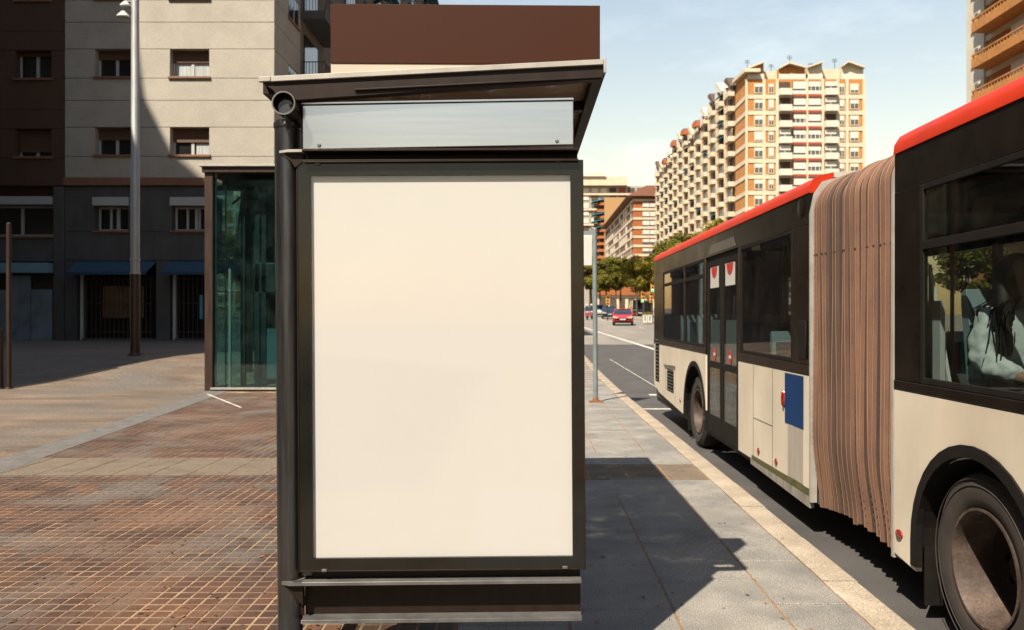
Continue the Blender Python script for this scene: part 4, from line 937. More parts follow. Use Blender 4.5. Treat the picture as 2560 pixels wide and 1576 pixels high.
# ------------------------------------------------------------------ tall lamp post, thin posts
YL = 22.0; LS = FPX/YL
def lx(p): return (p-VX)/LS
def lz(p): return EYE+(VY-p)/LS
m_lampp = M('pale_grey_lamp_post', (.42, .44, .45), .5, .3, var=.15, scale=4, st=(3, 3, .4))
gzl = pz(lx(338), YL)
lp = thing('street_lamp', 'tall pale round lamp post with two white lamp heads before the grey building', 'street lamp', (lx(338), YL, gzl))
MB().lathe([(gzl, .13), (lz(684), .13), (lz(683), .118), (lz(400), .115), (lz(398), .105), (13.5, .095), (13.5, 0)], (lx(338), YL, 0), 'z', 28, mis=[1, 0, 0, 0, 0, 0]).build('pole', [m_lampp, m_rustf], lp)  # shade on the lower sleeve put into its dark brown colour
for z in (lz(650), lz(684)): MB().lathe([(z-.02, .13), (z-.02, .138), (z+.02, .138), (z+.02, .118)], (lx(338), YL, 0), 'z', 28).build('collar', m_fascia, lp)
MB().cyl((lx(338), YL, gzl), (lx(338), YL, gzl+.06), .2, .17, 20).build('base_flange', m_rustf, lp)
m_lampw = M('white_lamp_head', (.75, .75, .72), .4, var=.04)
for (px, py), rr in (((316, 44), .17), ((321, 17), .14)):
    hx = lx(px); MB().lathe([(rr*.9, .02), (rr*.75, rr*.35), (0, rr), (-.03, rr), (-.03, 0)], (hx-.04, YL-.08, lz(py)), 'z', 20).build('lamp_head', m_lampw, lp)
    MB().cyl((hx-.04, YL-.08, lz(py)+rr*.8), (lx(338), YL, lz(py)+rr*.9), .025, n=8).build('lamp_arm', m_lampp, lp)
for px, y0p, y1p, nm in ((22, 560, 936, 'dark thin metal post at the left edge of the plaza'), (2, 826, 945, 'short dark bollard post cut by the left edge')):
    Yq = 18.2; x = (px-VX)*Yq/FPX; zt2 = EYE+(VY-y0p)*Yq/FPX; zb = pz(x, Yq)
    t = thing('metal_post', nm, 'post', (x, Yq, zb))
    MB().cyl((x, Yq, zb), (x, Yq, zt2), .055, .05, 16).build('shaft', m_rustf, t); MB().cyl((x, Yq, zt2), (x, Yq, zt2+.03), .055, .02, 16).build('cap', m_rustf, t)
    MB().cyl((x, Yq, zb), (x, Yq, zb+.03), .1, .09, 16).build('base_flange', m_rustf, t)
# ------------------------------------------------------------------ brick tower blocks along the avenue
m_brick = M('orange_brick', (.55, .235, .055), .9, var=.12, scale=.5, speck=.25, spscale=3, wpos=True)
m_brickd = M('red_orange_brick', (.42, .13, .03), .9, var=.12, scale=.4, wpos=True)
m_cream = M('cream_render', (.76, .66, .49), .9, var=.1, scale=.4, wpos=True)
m_whiter = M('white_render', (.78, .73, .62), .9, var=.1, scale=.6, wpos=True)
m_redb = M('red_band', (.4, .06, .02), .8, var=.15)
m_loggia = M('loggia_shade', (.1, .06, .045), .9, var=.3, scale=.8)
m_fgl = M('far_window_glass', (.12, .13, .13), .15, var=.4, scale=.7)
m_wblind = M('white_blind', (.8, .76, .68), .8, var=.08)
m_roofb = M('brown_roof_tile', (.28, .12, .07), .9, var=.2, scale=.6, wpos=True)
m_orr = M('orange_canopy', (.5, .12, .03), .8, var=.12)
m_grn = M('green_roof', (.25, .36, .04), .9, var=.2)
m_tq = MATS['turquoise_awning']; m_bluaw = M('grey_blue_awning', (.1, .2, .26), .85, var=.2)
def fwin(wd, ht, bl):                          # front window (faces -Y), origin at lower left: frame, glass, blind
    b = MB().box(-.12, wd+.12, -.06, .02, -.12, ht+.12, 0).box(0, wd, -.09, -.05, 0, ht*(1-bl), 1)
    b.box(wd/2-.05, wd/2+.05, -.11, -.08, 0, ht*(1-bl), 0)
    if bl: b.box(0, wd, -.1, -.05, ht*(1-bl), ht, 2)
    b.box(-.15, wd+.15, -.16, 0, -.2, -.1, 0)
    return b.mesh('window', [m_cream, m_fgl, m_wblind])
TY, TS = 145.0, 13.793
def tx(p): return (p-VX)/TS
def tz_(p): return EYE+(VY-p)/TS
def z5x(x): return tx(1600+x/3.517)
def z5z(y): return tz_(130+y/3.517)
tw = thing('brick_tower_block', 'tall orange brick apartment tower with cream bands and stacked balconies behind the bus', 'building', (50, 190, gz(145)))
TX0, TX1, TZ1 = tx(1870), tx(2163), z5z(240)
SXX = 39.3; TYE = 248.0
MB().box(TX0, TX1, TY, TY+18, -1, TZ1).build('front_wall', m_brick, tw)
MB().box(SXX, TX1, TY+18.01, TYE, -1, 47.5).build('side_wall', m_brick, tw)
wf = [fwin(1.35, 1.5, q) for q in (.4, .7, .9, .3)]; wn2 = [fwin(.75, 1.5, q) for q in (.5, .7, .9, .3)]
rr = random.Random(11)
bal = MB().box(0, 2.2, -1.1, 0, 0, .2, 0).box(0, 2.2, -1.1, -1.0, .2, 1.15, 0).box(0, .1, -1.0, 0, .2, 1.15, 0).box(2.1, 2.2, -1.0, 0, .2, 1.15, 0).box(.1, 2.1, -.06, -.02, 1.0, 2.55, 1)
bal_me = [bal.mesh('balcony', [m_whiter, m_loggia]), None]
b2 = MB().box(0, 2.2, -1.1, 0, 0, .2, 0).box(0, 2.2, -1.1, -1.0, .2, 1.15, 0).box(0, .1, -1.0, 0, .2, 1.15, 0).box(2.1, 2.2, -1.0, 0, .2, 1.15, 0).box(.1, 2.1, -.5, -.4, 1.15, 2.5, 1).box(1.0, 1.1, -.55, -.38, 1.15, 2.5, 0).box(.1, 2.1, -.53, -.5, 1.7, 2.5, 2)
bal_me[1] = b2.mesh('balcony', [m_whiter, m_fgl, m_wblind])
def loggia(red, kind):
    b = MB().box(0, 2.4, -.25, 0, -.1, .55, 0).box(0, 2.4, -.32, -.24, -.6, -.12, 1).box(0, 2.4, -.05, -.01, .55, 2.3, 2)
    if kind == 1: b.box(.1, 2.3, -.14, -.06, .9, 2.2, 3)
    if kind == 2: b.box(.1, 2.3, -.14, -.06, 1.3, 2.2, 3).box(.5, .6, -.16, -.05, .55, 1.3, 0).box(1.3, 1.4, -.16, -.05, .55, 1.3, 0).box(2.0, 2.1, -.16, -.05, .55, 1.3, 0)
    return b.mesh('loggia', [m_whiter, m_redb, m_fgl if kind else m_loggia, m_wblind])
log_me = [loggia(1, k) for k in (2, 1, 2, 1)]
for k in range(14):
    zb = z5z(395)-2.9*k
    if zb < 3: break
    MB().box(TX0-.02, z5x(1205), TY-.12, TY-.005, zb-.4, zb+.35).build('cream_band', m_cream, tw)
    MB().box(z5x(1740), TX1, TY-.12, TY-.005, zb-.4, zb+.35).build('cream_band', m_cream, tw)
    MB().box(z5x(1206), z5x(1739), TY-.1, TY-.005, zb-.2, zb+.3).build('cream_band', m_cream, tw)
    for x, ms in ((1010, wf), (1135, wn2), (1755, wn2), (1852, wf)): inst('window', ms[rr.randrange(4)], (z5x(x), TY-.01, zb+.75), tw)
    for x in (1215, 1615): inst('balcony', bal_me[rr.randrange(2)], (z5x(x), TY-.05, zb+.1), tw)
    for x in (1340, 1475): inst('loggia', log_me[rr.randrange(4)], (z5x(x), TY-.05, zb+.5), tw)
    # blind brick bay of the long side
    MB().box(SXX-.1, SXX+.15, TY+.6, TY+7.6, zb+.36, zb+2.45).build('brick_bay', m_brick, tw)
    MB().box(SXX-.22, SXX+.12, TY+.4, TY+7.8, zb-.4, zb+.35).build('cream_band', m_cream, tw)
for x in (1090, 1205, 1465, 1605, 1738, 1820): MB().box(z5x(x)-.25, z5x(x)+.25, TY-.16, TY-.005, 0, TZ1).build('cream_pier', m_cream, tw)
MB().box(SXX-.2, SXX+.14, TY-.1, TY+.4, 0, TZ1).build('corner_pier', m_cream, tw); MB().box(TX1-.5, TX1+.02, TY-.18, TY-.005, 0, TZ1).build('corner_pier', m_cream, tw)
# roof storey: butterfly gables
def gable(pts, d=14, mat=m_loggia):
    p = [(z5x(x), z5z(y)) for x, y in pts]
    g_ = MB().prism([(p[0][0], TZ1-.2)]+p+[(p[-1][0], TZ1-.2)], 'y', TY+.6, TY+d).build('roof_gable', mat, tw)
    for a, b_ in zip(p[:-1], p[1:]):
        MB().prism([a, b_, (b_[0], b_[1]+.28), (a[0], a[1]+.28)], 'y', TY-.3, TY+d+.3).build('roof_slab', m_cream, g_)
    MB().box(p[0][0], p[-1][0], TY+.2, TY+.35, TZ1, TZ1+1.0).build('roof_railing', m_whiter, g_)
gable([(950, 150), (1095, 95)], mat=m_brick); gable([(1225, 150), (1310, 105), (1460, 145)], mat=m_brick); gable([(1480, 140), (1610, 95)], mat=m_cream); gable([(1780, 130), (1830, 95), (1975, 145)], mat=m_cream)
MB().box(z5x(1100), z5x(1225), TY+1.5, TY+8, TZ1, TZ1+1.9).build('roof_hut', m_cream, tw); MB().box(z5x(1620), z5x(1790), TY+1.5, TY+8, TZ1, TZ1+2.3).build('roof_hut', m_cream, tw)
MB().prism([(z5x(1200), z5z(140)), (z5x(1320), z5z(55)), (z5x(1380), z5z(55)), (z5x(1450), z5z(100)), (z5x(1450), z5z(140))], 'y', TY+9, TY+16).build('green_roof', m_grn, tw)
MB().prism([(TY-1, z5z(160)), (TY+8, z5z(240)+2.2), (TY+8, z5z(240)+1.6), (TY-1, z5z(160)-.6)], 'x', SXX-.6, SXX+2.2).build('roof_slab', m_cream, tw)
for x_, h_ in ((41, 3.2), (45.5, 2.4), (49, 4.0), (53, 2.6), (57.5, 3.4)):
    an = MB().cyl((x_, TY+6, TZ1), (x_, TY+6, TZ1+2.2+h_), .05, n=6)
    for q in range(4): an.cyl((x_-.5, TY+6, TZ1+1.6+h_+q*.18), (x_+.5, TY+6, TZ1+1.6+h_+q*.18), .03, n=5)
    an.build('aerial', m_grille, tw)
# long side: bays of balconies
def sideb(glz):
    b = MB().box(-1.2, 0, 0, 3.3, 0, .16, 0).box(-1.2, -1.12, 0, 3.3, .16, .95, 0).box(-1.12, 0, 0, .08, .16, .95, 0).box(-1.12, 0, 3.22, 3.3, .16, .95, 0)
    return (b.box(-.4, -.3, .08, 3.22, .95, 2.6, 1).box(-.42, -.29, .08, 3.22, 1.8, 2.6, 0) if glz else b.box(-.06, -.01, .1, 3.2, .2, 2.6, 1)).mesh('balcony', [m_cream, m_fgl if glz else m_loggia])
sb1, sb2 = sideb(0), sideb(1)
saw = [MB().prism([(0, 2.6), (-1.5, 1.6), (-1.5, 1.52), (0, 2.5)], 'y', .2, 3.2).mesh('balcony_awning', m_) for m_ in (m_tq, m_bluaw, m_whiter)]
swin = MB().box(-.06, .02, -.1, 1.3, -.1, 1.6, 0).box(-.1, -.05, 0, 1.2, 0, .6, 1).box(-.1, -.05, 0, 1.2, .6, 1.5, 2).mesh('window', [m_cream, m_fgl, m_wblind])
nb = 13; pb = (TYE-TY-8.5)/nb
for q in range(nb):
    y0 = TY+8.5+q*pb; top = 46.0+1.2*math.sin(q*1.1)
    MB().box(SXX-.5, SXX+.02, y0+3.6, y0+4.1, 0, top).build('cream_pier', m_cream, tw)
    MB().box(SXX-.12, SXX+.01, y0+4.1, y0+pb-.3, 0, top-1).build('brick_bay', m_brick, tw)
    MB().box(SXX-.35, SXX+.02, y0+pb-.3, y0+pb, 0, top).build('cream_pier', m_cream, tw)
    for k in range(14):
        zb = z5z(395)+2.6-2.9*k
        if zb < 4: break
        inst('balcony', (sb1, sb2)[rr.randrange(2)], (SXX, y0+.2, zb), tw)
        if rr.random() < .3: inst('balcony_awning', saw[(0, 0, 1, 2)[rr.randrange(4)]], (SXX, y0+.2, zb+.2), tw)
        inst('window', swin, (SXX-.12, y0+4.9, zb+.9), tw)
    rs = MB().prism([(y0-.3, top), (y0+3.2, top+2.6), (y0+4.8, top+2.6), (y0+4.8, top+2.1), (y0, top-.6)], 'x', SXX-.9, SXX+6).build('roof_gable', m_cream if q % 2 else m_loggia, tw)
    MB().box(SXX-.6, SXX+5, y0+5.0, y0+pb-.5, top-1, top+1.2).build('roof_hut', m_whiter, tw)
    if 4 <= q <= 10 and q % 2 == 0:
        MB().prism([(y0, top+1.4), (y0+3, top+2.2), (y0+5, top+1.8), (y0+5, top+1.0), (y0, top+.4)], 'x', SXX-1.4, SXX+2).build('roof_canopy', m_orr, tw)
# lower neighbour with a brown pitched roof
NY, NS = 258.0, FPX/258.0
def nx(p): return (p-VX)/NS
def nz(p): return EYE+(VY-p)/NS
lo = thing('brown_roofed_brick_block', 'lower orange brick block with pitched brown roof left of the tower', 'building', (nx(1600), 300, gz(258)))
NX0, NX1, NYE = nx(1583), nx(1680), 354.0; ze = nz(484)
MB().box(NX0, NX1, NY, NYE, 0, ze).build('wall', m_brickd, lo)
MB().prism([(NX0-2.2, ze-1.0), (NX0+4, nz(466)), (NX1, nz(466)), (NX1+1, ze-1.0)], 'y', NY-1.6, NYE).build('roof', m_roofb, lo)
nw = [MB().box(0, 2.2, -.1, 0, 0, 1.9, 1).box(0, 2.2, -.16, -.08, q, 1.9, 0).mesh('window', [m_wblind, m_fgl]) for q in (.5, .6, 1.0, 1.8)]
nband = MB().box(NX0-.2, NX1, NY-.2, NY-.01, 0, .75).mesh('cream_band', m_cream)
sidew = [MB().box(-.12, 0, 0, 4, 0, 1.8, m__).box(-.2, -.1, .3, 3.6, -.9, 0, 0).mesh('window_bay', [m_whiter, m_fgl, m_loggia]) for m__ in (0, 1, 2)]
for k in range(13):
    zb = nz(504)-2.95*k
    if zb < gz(NY)+2: break
    inst('cream_band', nband, (0, 0, zb), lo)
    MB().box(NX0-.25, NX0-.01, NY-.2, NYE, zb, zb+.6).build('cream_band', m_cream, lo)
    for p in (1606.5, 1625): inst('window', nw[min(3, k//2)] if k < 8 else nw[3], (nx(p), NY-.02, zb-2.3), lo)
    for q in range(14): inst('window_bay', sidew[(0, 0, 1, 2)[rr.randrange(4)]], (NX0-.02, NY+3+q*6.6, zb-2.1), lo)
MB().box(NX0-.04, NX0+.02, NY+.3, NYE, ze-2.4, ze-1.1).build('attic_glazing', m_fgl, lo); MB().box(NX0, NX1, NY-.04, NY-.005, ze-2.6, ze-.9).build('attic_wall', m_roofb, lo)
# orange block with curved balconies behind it
CY = 372.0; CS = FPX/CY
cx0, cx1 = (1511-VX)/CS, (1570-VX)/CS; czt = EYE+(VY-494)/CS
cu = thing('curved_balcony_block', 'narrow orange block with rounded balconies and turquoise awnings in the distance', 'building', (cx0, CY, gz(CY)))
MB().box(cx0, cx1, CY, CY+40, 0, czt).build('wall', M('tan_gable', (.5, .3, .13), .9, var=.08), cu)
cb_ = MB()
cpoly = [(4.6*math.cos(a)*-1, 4.0*math.sin(a)) for a in [math.pi*i/10-.0 for i in range(11)]]
cb_.prism([(-abs(4.4*math.sin(a)), 7*math.cos(a)) for a in [math.pi*i/10 for i in range(11)]], 'z', 0, 1.2, 0)
cb_.box(-2.4, 0, -5, 5, 1.2, 2.95, 1)
cbm = cb_.mesh('rounded_balcony', [m_brickd, m_loggia])
caw = MB().prism([(0, 2.9), (-5.5, 1.6), (-5.5, 1.4), (0, 2.6)], 'y', -6, 2).mesh('balcony_awning', m_tq)
for k in range(15):
    zb = czt-3.5-3.1*k
    if zb < gz(CY)+4: break
    inst('rounded_balcony', cbm, (cx0, CY+7.2, zb), cu)
    if k in (0, 2, 3, 4): inst('balcony_awning', caw, (cx0-.3, CY+6, zb), cu)
# pale long block closing the avenue
DY = 420.0; DS = FPX/DY
dx0, dx1 = (1380-VX)/DS, (1610-VX)/DS; dzt = EYE+(VY-466)/DS
dl = thing('pale_slab_block', 'pale grey slab block with flat projecting roof at the end of the avenue', 'building', ((dx0+dx1)/2, DY, gz(DY)))
m_pale = M('pale_concrete', (.42, .4, .35), .9, var=.08)
MB().box(dx0, dx1, DY, DY+16, 0, dzt).build('wall', m_pale, dl)
MB().box(dx0-1, dx1-9, DY-3, DY+17, dzt+.01, dzt+4.5).build('roof_slab', m_cream, dl); MB().box(dx0-1, (1512-VX)/DS, DY-4, DY+17, dzt+4.51, dzt+6.4).build('roof_slab', m_whiter, dl)
dw = [MB().box(0, 3.4, -.3, 0, 0, 2.4, 0).mesh('window', m_) for m_ in (m_fgl, m_whiter, m_redb, m_loggia)]
for k in range(12):
    for q in range(10):
        if dzt-4.2*(k+1) > gz(DY)+3: inst('window', dw[(1, 0, 1, 3, 2, 1)[rr.randrange(6)] if k % 2 == 0 else (0, 1, 3)[rr.randrange(3)]], (dx0+1.5+q*4.8, DY-.02, dzt-4.0*(k+1)+.6), dl)
    if k % 2 == 0: MB().box(dx0, dx1, DY-.9, DY-.01, dzt-4.0*(k+1)-.8, dzt-4.0*(k+1)+.2).build('cream_band', m_cream, dl)
# near block at the upper right
rg = thing('near_brick_block', 'tall brick and cream block rising above the bus at the upper right corner', 'building', (38, 45, gz(45)))
RX = 37.3; RY1 = 67.9
MB().box(RX, RX+22, 20, RY1, 0, 52).build('wall', m_brick, rg)
MB().box(RX-.25, RX-.01, RY1-2.6, RY1+.02, 0, 52).build('cream_end_bay', m_whiter, rg)
rw = MB().box(-.1, .0, 0, 1.2, 0, 1.5, 0).box(-.14, -.09, .1, .5, .1, 1.4, 1).mesh('window', [m_cream, m_fgl]); 
rb = MB().box(-1.6, 0, 0, 9, 0, .22, 0).box(-1.6, -1.48, 0, 9, .22, .75, 0).box(-1.6, -1.52, 0, 9, 1.0, 1.12, 0).box(-.05, -.01, .2, 8.8, .3, 2.6, 1).box(-.2, -.06, 3.4, 6.0, .3, 2.4, 2).box(-1.5, 0, 8.9, 9.0, .2, 1.1, 0)
for k in range(22): rb.box(-1.58, -1.54, .2+k*.4, .26+k*.4, .5, 1.0, 0)
rbm = rb.mesh('balcony', [m_brick, m_brickd, m_wblind])
for k in range(17):
    zb = 1.3+2.9*k
    MB().box(RX-.12, RX-.005, 20, RY1-2.61, zb-.35, zb+.1).build('cream_band', m_cream, rg)
    inst('window', rw, (RX-.25, RY1-2.0, zb+.9), rg)
    for q in range(4): inst('balcony', rbm, (RX-.01, RY1-12.2-q*10.5, zb+.12), rg)
# ------------------------------------------------------------------ trees
m_leaf = [leafmat('leaf_olive', (.06, .065, .012), (.2, .16, .03)), leafmat('leaf_dark', (.04, .05, .01), (.15, .13, .028))]
m_bark = M('bark', (.09, .065, .045), .95, var=.35, scale=6, st=(4, 4, .6), bump=.5, bscale=20)
def crown_mesh(seed, rad, ht, nleaf, ls, mat):
    r = random.Random(seed); b = MB(); cl = []
    for k in range(38):
        a = r.uniform(0, 6.28); q = rad*math.sqrt(r.random())*.82; z = ht*(.12+.8*r.random()); q *= .45+.55*math.sin(math.pi*min(1, .18+z/ht*.8))
        cl.append((q*math.cos(a), q*math.sin(a), z, rad*r.uniform(.13, .34)))
    for k in range(nleaf):
        cx, cy, cz, cr = cl[r.randrange(len(cl))]
        d = Vector((r.gauss(0, 1), r.gauss(0, 1), r.gauss(0, 1))).normalized()*cr*(r.random()**.45)
        c = Vector((cx, cy, cz))+Vector((d.x, d.y, d.z*.75)); u = Vector((r.gauss(0, 1), r.gauss(0, 1), r.gauss(0, .6))).normalized(); v = u.orthogonal().normalized()
        s = ls*r.uniform(.6, 1.3); b.add([c-u*s, c-v*s*.6, c+u*s, c+v*s*.6], [(0, 1, 2, 3)])
    return b.mesh('crown', mat, sm=False, fix=False), cl
def trunk_mesh(cl, h0, r0):
    b = MB(); b.cyl((0, 0, 0), (.05, 0, h0*.55), r0, r0*.8, 10).cyl((.05, 0, h0*.55), (0, .05, h0+.6), r0*.8, r0*.6, 10)
    for (x, y, z, q) in cl[:9]: b.cyl((0, .05, h0+.2), (x*.85, y*.85, h0+z), r0*.42, r0*.12, 7)
    return b.mesh('trunk', m_bark)
TV = []
for i in range(4):
    cm, cl = crown_mesh(100+i, 3.6, 6.2, 7000, .2, m_leaf[i % 2]); TV.append((cm, trunk_mesh(cl, 4.2, .2)))
def tree(x, y, sc, vi, label, rz=0, z=None):
    z = gz(y) if z is None else z
    t = thing('plane_tree', label, 'tree', (x, y, z), 'plane trees along the avenue'); t.scale = (sc, sc, sc); t.rotation_euler.z = rz
    for nm, me, dz in (('trunk', TV[vi][1], 0), ('crown', TV[vi][0], 4.0)):
        o = bpy.data.objects.new(nm, me); COL.objects.link(o); o.parent = t; o.location = (0, 0, dz)
def tpx(px, Y): return (px-VX)*Y/FPX
specs = [(1478, 118, .84, 'leafy plane tree behind the thin pole and sign'), (1516, 104, .74, 'leafy plane tree behind the dark blue car'), (1552, 112, .82, 'leafy plane tree directly behind the red car'),
         (1592, 100, .72, 'leafy plane tree behind the dark van'), (1628, 92, .7, 'leafy plane tree beside the rear corner of the bus'), (1662, 104, .95, 'plane tree rising over the rear end of the bus'),
         (1500, 150, 1.0, 'far plane tree left of the brown roofed block'), (1540, 165, 1.02, 'far plane tree below the brown roofed block'), (1600, 140, .95, 'far plane tree at the foot of the tower block'),
         (1714, 88, .9, 'plane tree whose top shows over the middle of the red roof edge'), (1770, 84, 1.06, 'tallest plane tree top above the red roof edge by the tower'), (1475, 175, 1.1, 'far plane tree left of the thin pole')]
for i, (px, Y, sc, lb_) in enumerate(specs): tree(tpx(px, Y), Y, sc, i % 4, lb_, i*1.3)
for i, (x, y, sc) in enumerate(((18, 50, .5), (18.5, 41, .52), (18, 33, .5), (19, 26, .53), (18, 19, .5), (18.5, 13, .52), (18, 8, .5), (18.5, 3, .5))):
    tree(x, y, sc, (i+1) % 4, ['low tree across the avenue, seen through the rear door of the bus', 'low tree across the avenue behind the window next to the bellows'][0] if i == 0 else 'low tree across the avenue, seen only through the dark bus windows', i*.9)
# ------------------------------------------------------------------ vehicles on the avenue
def zr(Y): return gz(Y)-.15
m_tyref = M('car_tyre', (.02, .02, .02), .8); m_carg = M('car_glass', (.015, .03, .04), .05, var=.2, coat=.6); m_head = M('headlamp', (.75, .72, .65), .1, var=.1, coat=.8)
m_plate = M('number_plate', (.6, .65, .7), .5, var=.3, scale=20); m_chr = M('alloy', (.45, .45, .45), .35, .8)
def car(name, label, x, y, col, rz=0, ln=4.2, wd=1.78, ht=1.46, van=False, group='cars on the avenue'):
    # built facing -Y at the origin: hull from stations along Y
    z0 = zr(y); t = thing(name, label, 'van' if van else 'car', (x, y, z0), group); t.rotation_euler.z = rz
    paint = M(name+'_paint', col, .3, .1, var=.08, coat=.6)
    def part(b, nm, mats, par=t, bevel=0):
        me = b.mesh(nm, mats); o = bpy.data.objects.new(nm, me); COL.objects.link(o); o.parent = par
        if bevel: q = o.modifiers.new('bevel', 'BEVEL'); q.width = bevel; q.segments = 3
        return o
    hl = ln/2; w2 = wd/2
    st_ = [(-hl, .38, .62, .8), (-hl+.12, .24, .74, .95), (-hl+.9, .2, .9, 1.0), (-hl+1.25, .2, .96, 1.0), (0, .18, .98, 1.0), (hl-.5, .2, 1.0, 1.0), (hl-.08, .3, .98, .94), (hl, .45, .8, .86)]
    if van: st_ = [(-hl, .35, .75, .85), (-hl+.1, .25, 1.0, .96), (-hl+.7, .22, 1.15, 1.0), (hl-.2, .22, 1.2, 1.0), (hl, .3, 1.2, .97)]
    b = MB(); ring = []
    for (yy, za, zb, wf_) in st_:
        W = w2*wf_; ring.append([(-W*.9, yy, za), (-W, yy, za+.14), (-W, yy, zb-.16), (-W*.93, yy, zb), (W*.93, yy, zb), (W, yy, zb-.16), (W, yy, za+.14), (W*.9, yy, za)])
    vs = [v for r_ in ring for v in r_]; n = 8; fs = [list(range(7, -1, -1)), list(range(len(vs)-8, len(vs)))]
    for i in range(len(ring)-1):
        for k in range(8): fs.append((i*8+k, i*8+(k+1) % 8, (i+1)*8+(k+1) % 8, (i+1)*8+k))
    b.add(vs, fs); body = part(b, 'body', paint, bevel=.03)
    # cabin
    gl = MB(); zs_, zt_ = (st_[3][2]-.04, ht) if not van else (1.15, ht)
    ya, yb, yc, yd = (-hl+1.15, -hl+1.95, hl-1.0, hl-.25) if not van else (-hl+.6, -hl+1.1, hl-.2, hl-.05)
    gl.add([(-w2*.93, ya, zs_), (w2*.93, ya, zs_), (w2*.93, yd, zs_), (-w2*.93, yd, zs_), (-w2*.76, yb, zt_-.03), (w2*.76, yb, zt_-.03), (w2*.76, yc, zt_-.03), (-w2*.76, yc, zt_-.03)],
           [(0, 1, 5, 4), (1, 2, 6, 5), (2, 3, 7, 6), (3, 0, 4, 7), (4, 5, 6, 7)])
    part(gl, 'windows', m_carg)
    rf = MB().prism([(-w2*.78, zt_-.05), (-w2*.6, zt_), (w2*.6, zt_), (w2*.78, zt_-.05)], 'y', yb-.05, yc+.05)
    for s in (-1, 1):
        rf.cyl((s*w2*.94, ya, zs_), (s*w2*.77, yb, zt_-.04), .045, n=6); rf.cyl((s*w2*.94, yd, zs_), (s*w2*.77, yc, zt_-.04), .06, n=6); rf.cyl((s*w2*.94, .15, zs_), (s*w2*.77, .15, zt_-.04), .04, n=6)
    part(rf, 'roof', paint, bevel=.015)
    for s in (-1, 1):
        hlz = .66 if not van else .85
        part(MB().prism([(s*w2*.38, hlz-.06), (s*w2*.9, hlz-.02), (s*w2*.92, hlz+.12), (s*w2*.45, hlz+.02)], 'y', -hl-.01, -hl+.25), 'headlight', m_head)
        part(MB().prism([(s*w2*1.0, zs_-.0), (s*w2*1.16, zs_+.02), (s*w2*1.16, zs_+.14), (s*w2*1.0, zs_+.12)], 'y', ya+.35, ya+.5), 'mirror', paint)
        for yy in (-hl+.8, hl-.8):
            wh = part(MB().lathe([(-.1, 0), (-.1, .2), (-.1, .31), (-.06, .325), (.06, .325), (.1, .31), (.1, 0)], (s*(w2-.09), yy, .325), 'x', 20, mis=[1, 0, 0, 0, 0, 1]), 'wheel', [m_tyref, m_chr])
    part(MB().prism([(-w2*.5, .42), (w2*.5, .42), (w2*.55, .62), (-w2*.55, .62)], 'y', -hl-.012, -hl+.1), 'grille', m_bk)
    part(MB().box(-.26, .26, -hl-.03, -hl-.014, .46, .57), 'number_plate', m_plate); part(MB().box(-w2*.8, w2*.8, -hl+.02, -hl+.2, .2, .36), 'bumper', m_bk)
    return t
car('red_car', 'bright red hatchback coming towards the stop, nearest car on the road', 7.95+.3, 71, (.6, .012, .01), R(-7))
car('blue_car', 'dark blue car just behind and left of the red hatchback', tpx(1523, 95), 95, (.012, .05, .1), R(-4), wd=1.75)
car('white_car', 'white car behind the dark blue car, partly hidden by the pole', tpx(1497, 106), 106, (.7, .72, .72), R(-4), ht=1.6)
car('dark_van', 'dark van parked under the trees right of the red car', tpx(1594, 104), 104, (.03, .022, .02), 0, ln=5, wd=1.95, ht=2.2, van=True)
def rider(px, Y, col, lab_b, lab_p):
    x = tpx(px, Y); z = zr(Y); t = thing('motor_scooter', lab_b, 'scooter', (x, Y, z), 'scooters on the avenue')
    paint = M('scooter_paint', col, .3, var=.1, coat=.5)
    for yy in (-.65, .6): MB().lathe([(-.06, .12), (-.06, .24), (0, .28), (.06, .24), (.06, .12)], (x, Y+yy, z+.28), 'x', 18).build('wheel', m_tyref, t)
    MB().prism([(Y-.6, z+.35), (Y-.45, z+.95), (Y-.35, z+1.0), (Y-.3, z+.4), (Y+.1, z+.3), (Y+.2, z+.72), (Y+.8, z+.8), (Y+.75, z+.45), (Y+.2, z+.22), (Y-.3, z+.22)], 'x', x-.17, x+.17).build('body', paint, t, bevel=.05)
    MB().lathe([(0, .1), (-.04, .09), (-.06, 0)], (x, Y-.62, z+.85), 'y', 14).build('headlight', m_head, t)
    MB().cyl((x-.35, Y-.35, z+1.02), (x+.35, Y-.35, z+1.02), .02, n=8).build('handlebar', m_rub, t)
    MB().prism([(Y-.5, z+1.0), (Y-.48, z+1.0), (Y-.34, z+1.35), (Y-.36, z+1.35)], 'x', x-.18, x+.18).build('windscreen', m_carg, t)
    q = lambda a, b_, c: Vector((x+a, Y+b_, z+c)); hip = q(0, .3, .85)
    bv = [hip, q(0, .28, 1.1), q(0, .22, 1.35), q(0, .2, 1.48), q(0, .17, 1.58), q(0, .16, 1.68), q(-.2, .18, 1.36), q(-.3, -.05, 1.15), q(-.3, -.3, 1.06), q(.2, .18, 1.36), q(.3, -.05, 1.15), q(.3, -.3, 1.06), q(-.14, -.08, .8), q(-.14, -.1, .38), q(.14, -.08, .8), q(.14, -.1, .38)]
    ob = skinned('person', bv, [(0, 1), (1, 2), (2, 3), (3, 4), (4, 5), (2, 6), (6, 7), (7, 8), (2, 9), (9, 10), (10, 11), (0, 12), (12, 13), (0, 14), (14, 15)], [.15, .15, .15, .06, .08, .07, .07, .055, .045, .07, .055, .045, .09, .06, .09, .06], m_jean, None, 0, 2, hip)
    ob.location = hip; props(ob, lab_p, 'person', 'scooter riders')
    hm = MB().lathe([(-.13, .0), (-.12, .08), (-.05, .135), (.04, .14), (.11, .09), (.14, 0)], q(0, .16, 1.64), 'z', 18).build('helmet', m_lampw, None); hm.parent = ob
    for v in hm.data.vertices: v.co -= hip
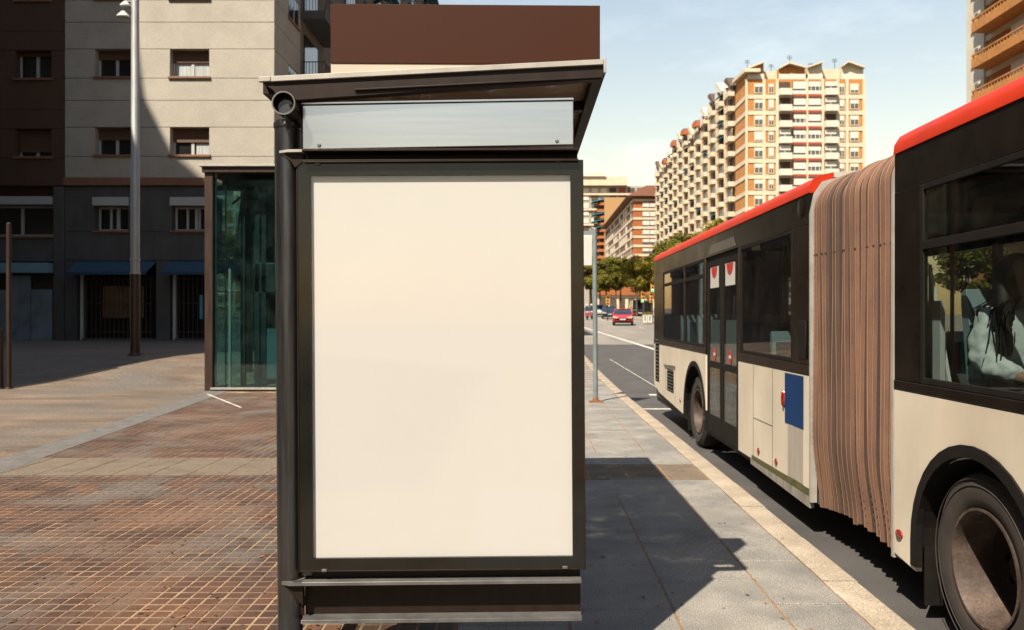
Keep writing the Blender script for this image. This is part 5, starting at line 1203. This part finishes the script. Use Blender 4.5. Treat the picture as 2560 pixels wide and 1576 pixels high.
rider(1468, 90, (.5, .03, .02), 'red motor scooter with round headlight, leftmost on the road', 'rider in dark clothes and white helmet on the leftmost red scooter')
rider(1479, 93, (.4, .04, .03), 'red motor scooter half hidden behind the thin pole', 'rider with white helmet half hidden behind the thin pole')
# ------------------------------------------------------------------ street furniture under the trees
m_yel2 = M('yellow_housing', (.75, .36, .02), .6, var=.08); m_dk = M('dark_cabinet', (.03, .024, .022), .6)
m_gl = M('green_lens', (.01, .35, .2), .3, emit=((.02, .9, .45), 1.2))
def light(px, Y, py, lab, green=False, h=.95):
    x = tpx(px, Y); zb = gz(Y); zc = EYE+(VY-py)*Y/FPX
    t = thing('traffic_light', lab, 'traffic light', (x, Y, zb), 'traffic lights at the crossing')
    MB().cyl((x, Y, zb), (x, Y, zc+h/2+.1), .06, .05, 12).build('pole', m_dk, t); MB().box(x-.17, x+.17, Y-.16, Y+.16, zc-h/2, zc+h/2).build('housing', m_yel2, t, bevel=.03)
    for k in range(3): MB().lathe([(-.03, 0), (-.02, .09), (0, .11)], (x, Y-.165, zc+(k-1)*.3), 'y', 14).build('lens', m_gl if (green and k == 0) else m_dk, t)
    MB().box(x-.19, x+.19, Y-.27, Y-.16, zc+.42, zc+.44).build('visor', m_dk, t)
light(1519, 80, 752, 'yellow traffic light left of the red car'); light(1607, 76, 745, 'yellow traffic light above the pale planter boxes', True); light(1628, 75, 745, 'yellow traffic light close to the rear corner of the bus')
light(1631, 78, 719, 'high traffic light with a green lens near the bus roof corner', True, .8)
Yk = 75.5; xk = tpx(1619, Yk); zk = gz(Yk)
t = thing('dark_street_cabinet', 'dark upright street cabinet behind the pale planter boxes', 'cabinet', (xk, Yk, zk))
MB().box(xk-.36, xk+.36, Yk, Yk+.5, zk+.05, zk+2.05).build('body', m_dk, t, bevel=.04); MB().box(xk-.3, xk+.3, Yk-.02, Yk-.001, zk+1.0, zk+1.9).build('display', m_shopd, t); MB().box(xk-.4, xk+.4, Yk-.04, Yk+.54, zk, zk+.05).build('plinth', m_ground, t)
for i, (px, lb_) in enumerate(((1613, 'left of two pale planter boxes with green mark by the road'), (1625, 'right of two pale planter boxes with green mark by the road'))):
    Y = 72.2; x = tpx(px, Y); z = gz(Y); t = thing('planter_box', lb_, 'planter', (x, Y, z), 'pale planter boxes by the road')
    MB().box(x-.2, x+.2, Y, Y+.4, z+.02, z+.72).box(x-.22, x+.22, Y-.02, Y+.42, z+.66, z+.735).build('tub', m_whiter, t, bevel=.01); MB().box(x-.06, x+.05, Y-.008, Y-.001, z+.2, z+.6).build('green_mark', M('green_mark', (.02, .25, .25), .6), t)
    pb_ = MB(); r4 = random.Random(i)
    for k in range(60):
        c = Vector((x+r4.uniform(-.18, .18), Y+.2+r4.uniform(-.18, .18), z+.74+r4.uniform(0, .2))); u = Vector((r4.gauss(0, 1), r4.gauss(0, 1), 1)).normalized()*.06; v = u.orthogonal(); pb_.add([c-u, c-v, c+u, c+v], [(0, 1, 2, 3)])
    pb_.build('foliage', m_leaf[0], t, sm=False, fix=False)
# low shop arcade under the trees
ar = thing('shop_arcade', 'cream and orange ground floor shop arcade behind the street trees', 'building', (tpx(1570, 190), 190, gz(190)))
ax_0, ax_1 = tpx(1495, 190), tpx(1700, 190); az = gz(190)
MB().box(ax_0, ax_1, 190, 200, az-1, az+3.2).build('wall', m_cream, ar); MB().box(ax_0-.3, ax_1+.3, 189.4, 200, az+3.21, az+6.5).build('upper_wall', m_brickd, ar)
for k in range(9): MB().box(ax_0+.6+k*2.2, ax_0+2.0+k*2.2, 189.9, 189.99, az+.1, az+2.5).build('shop_opening', m_loggia, ar)
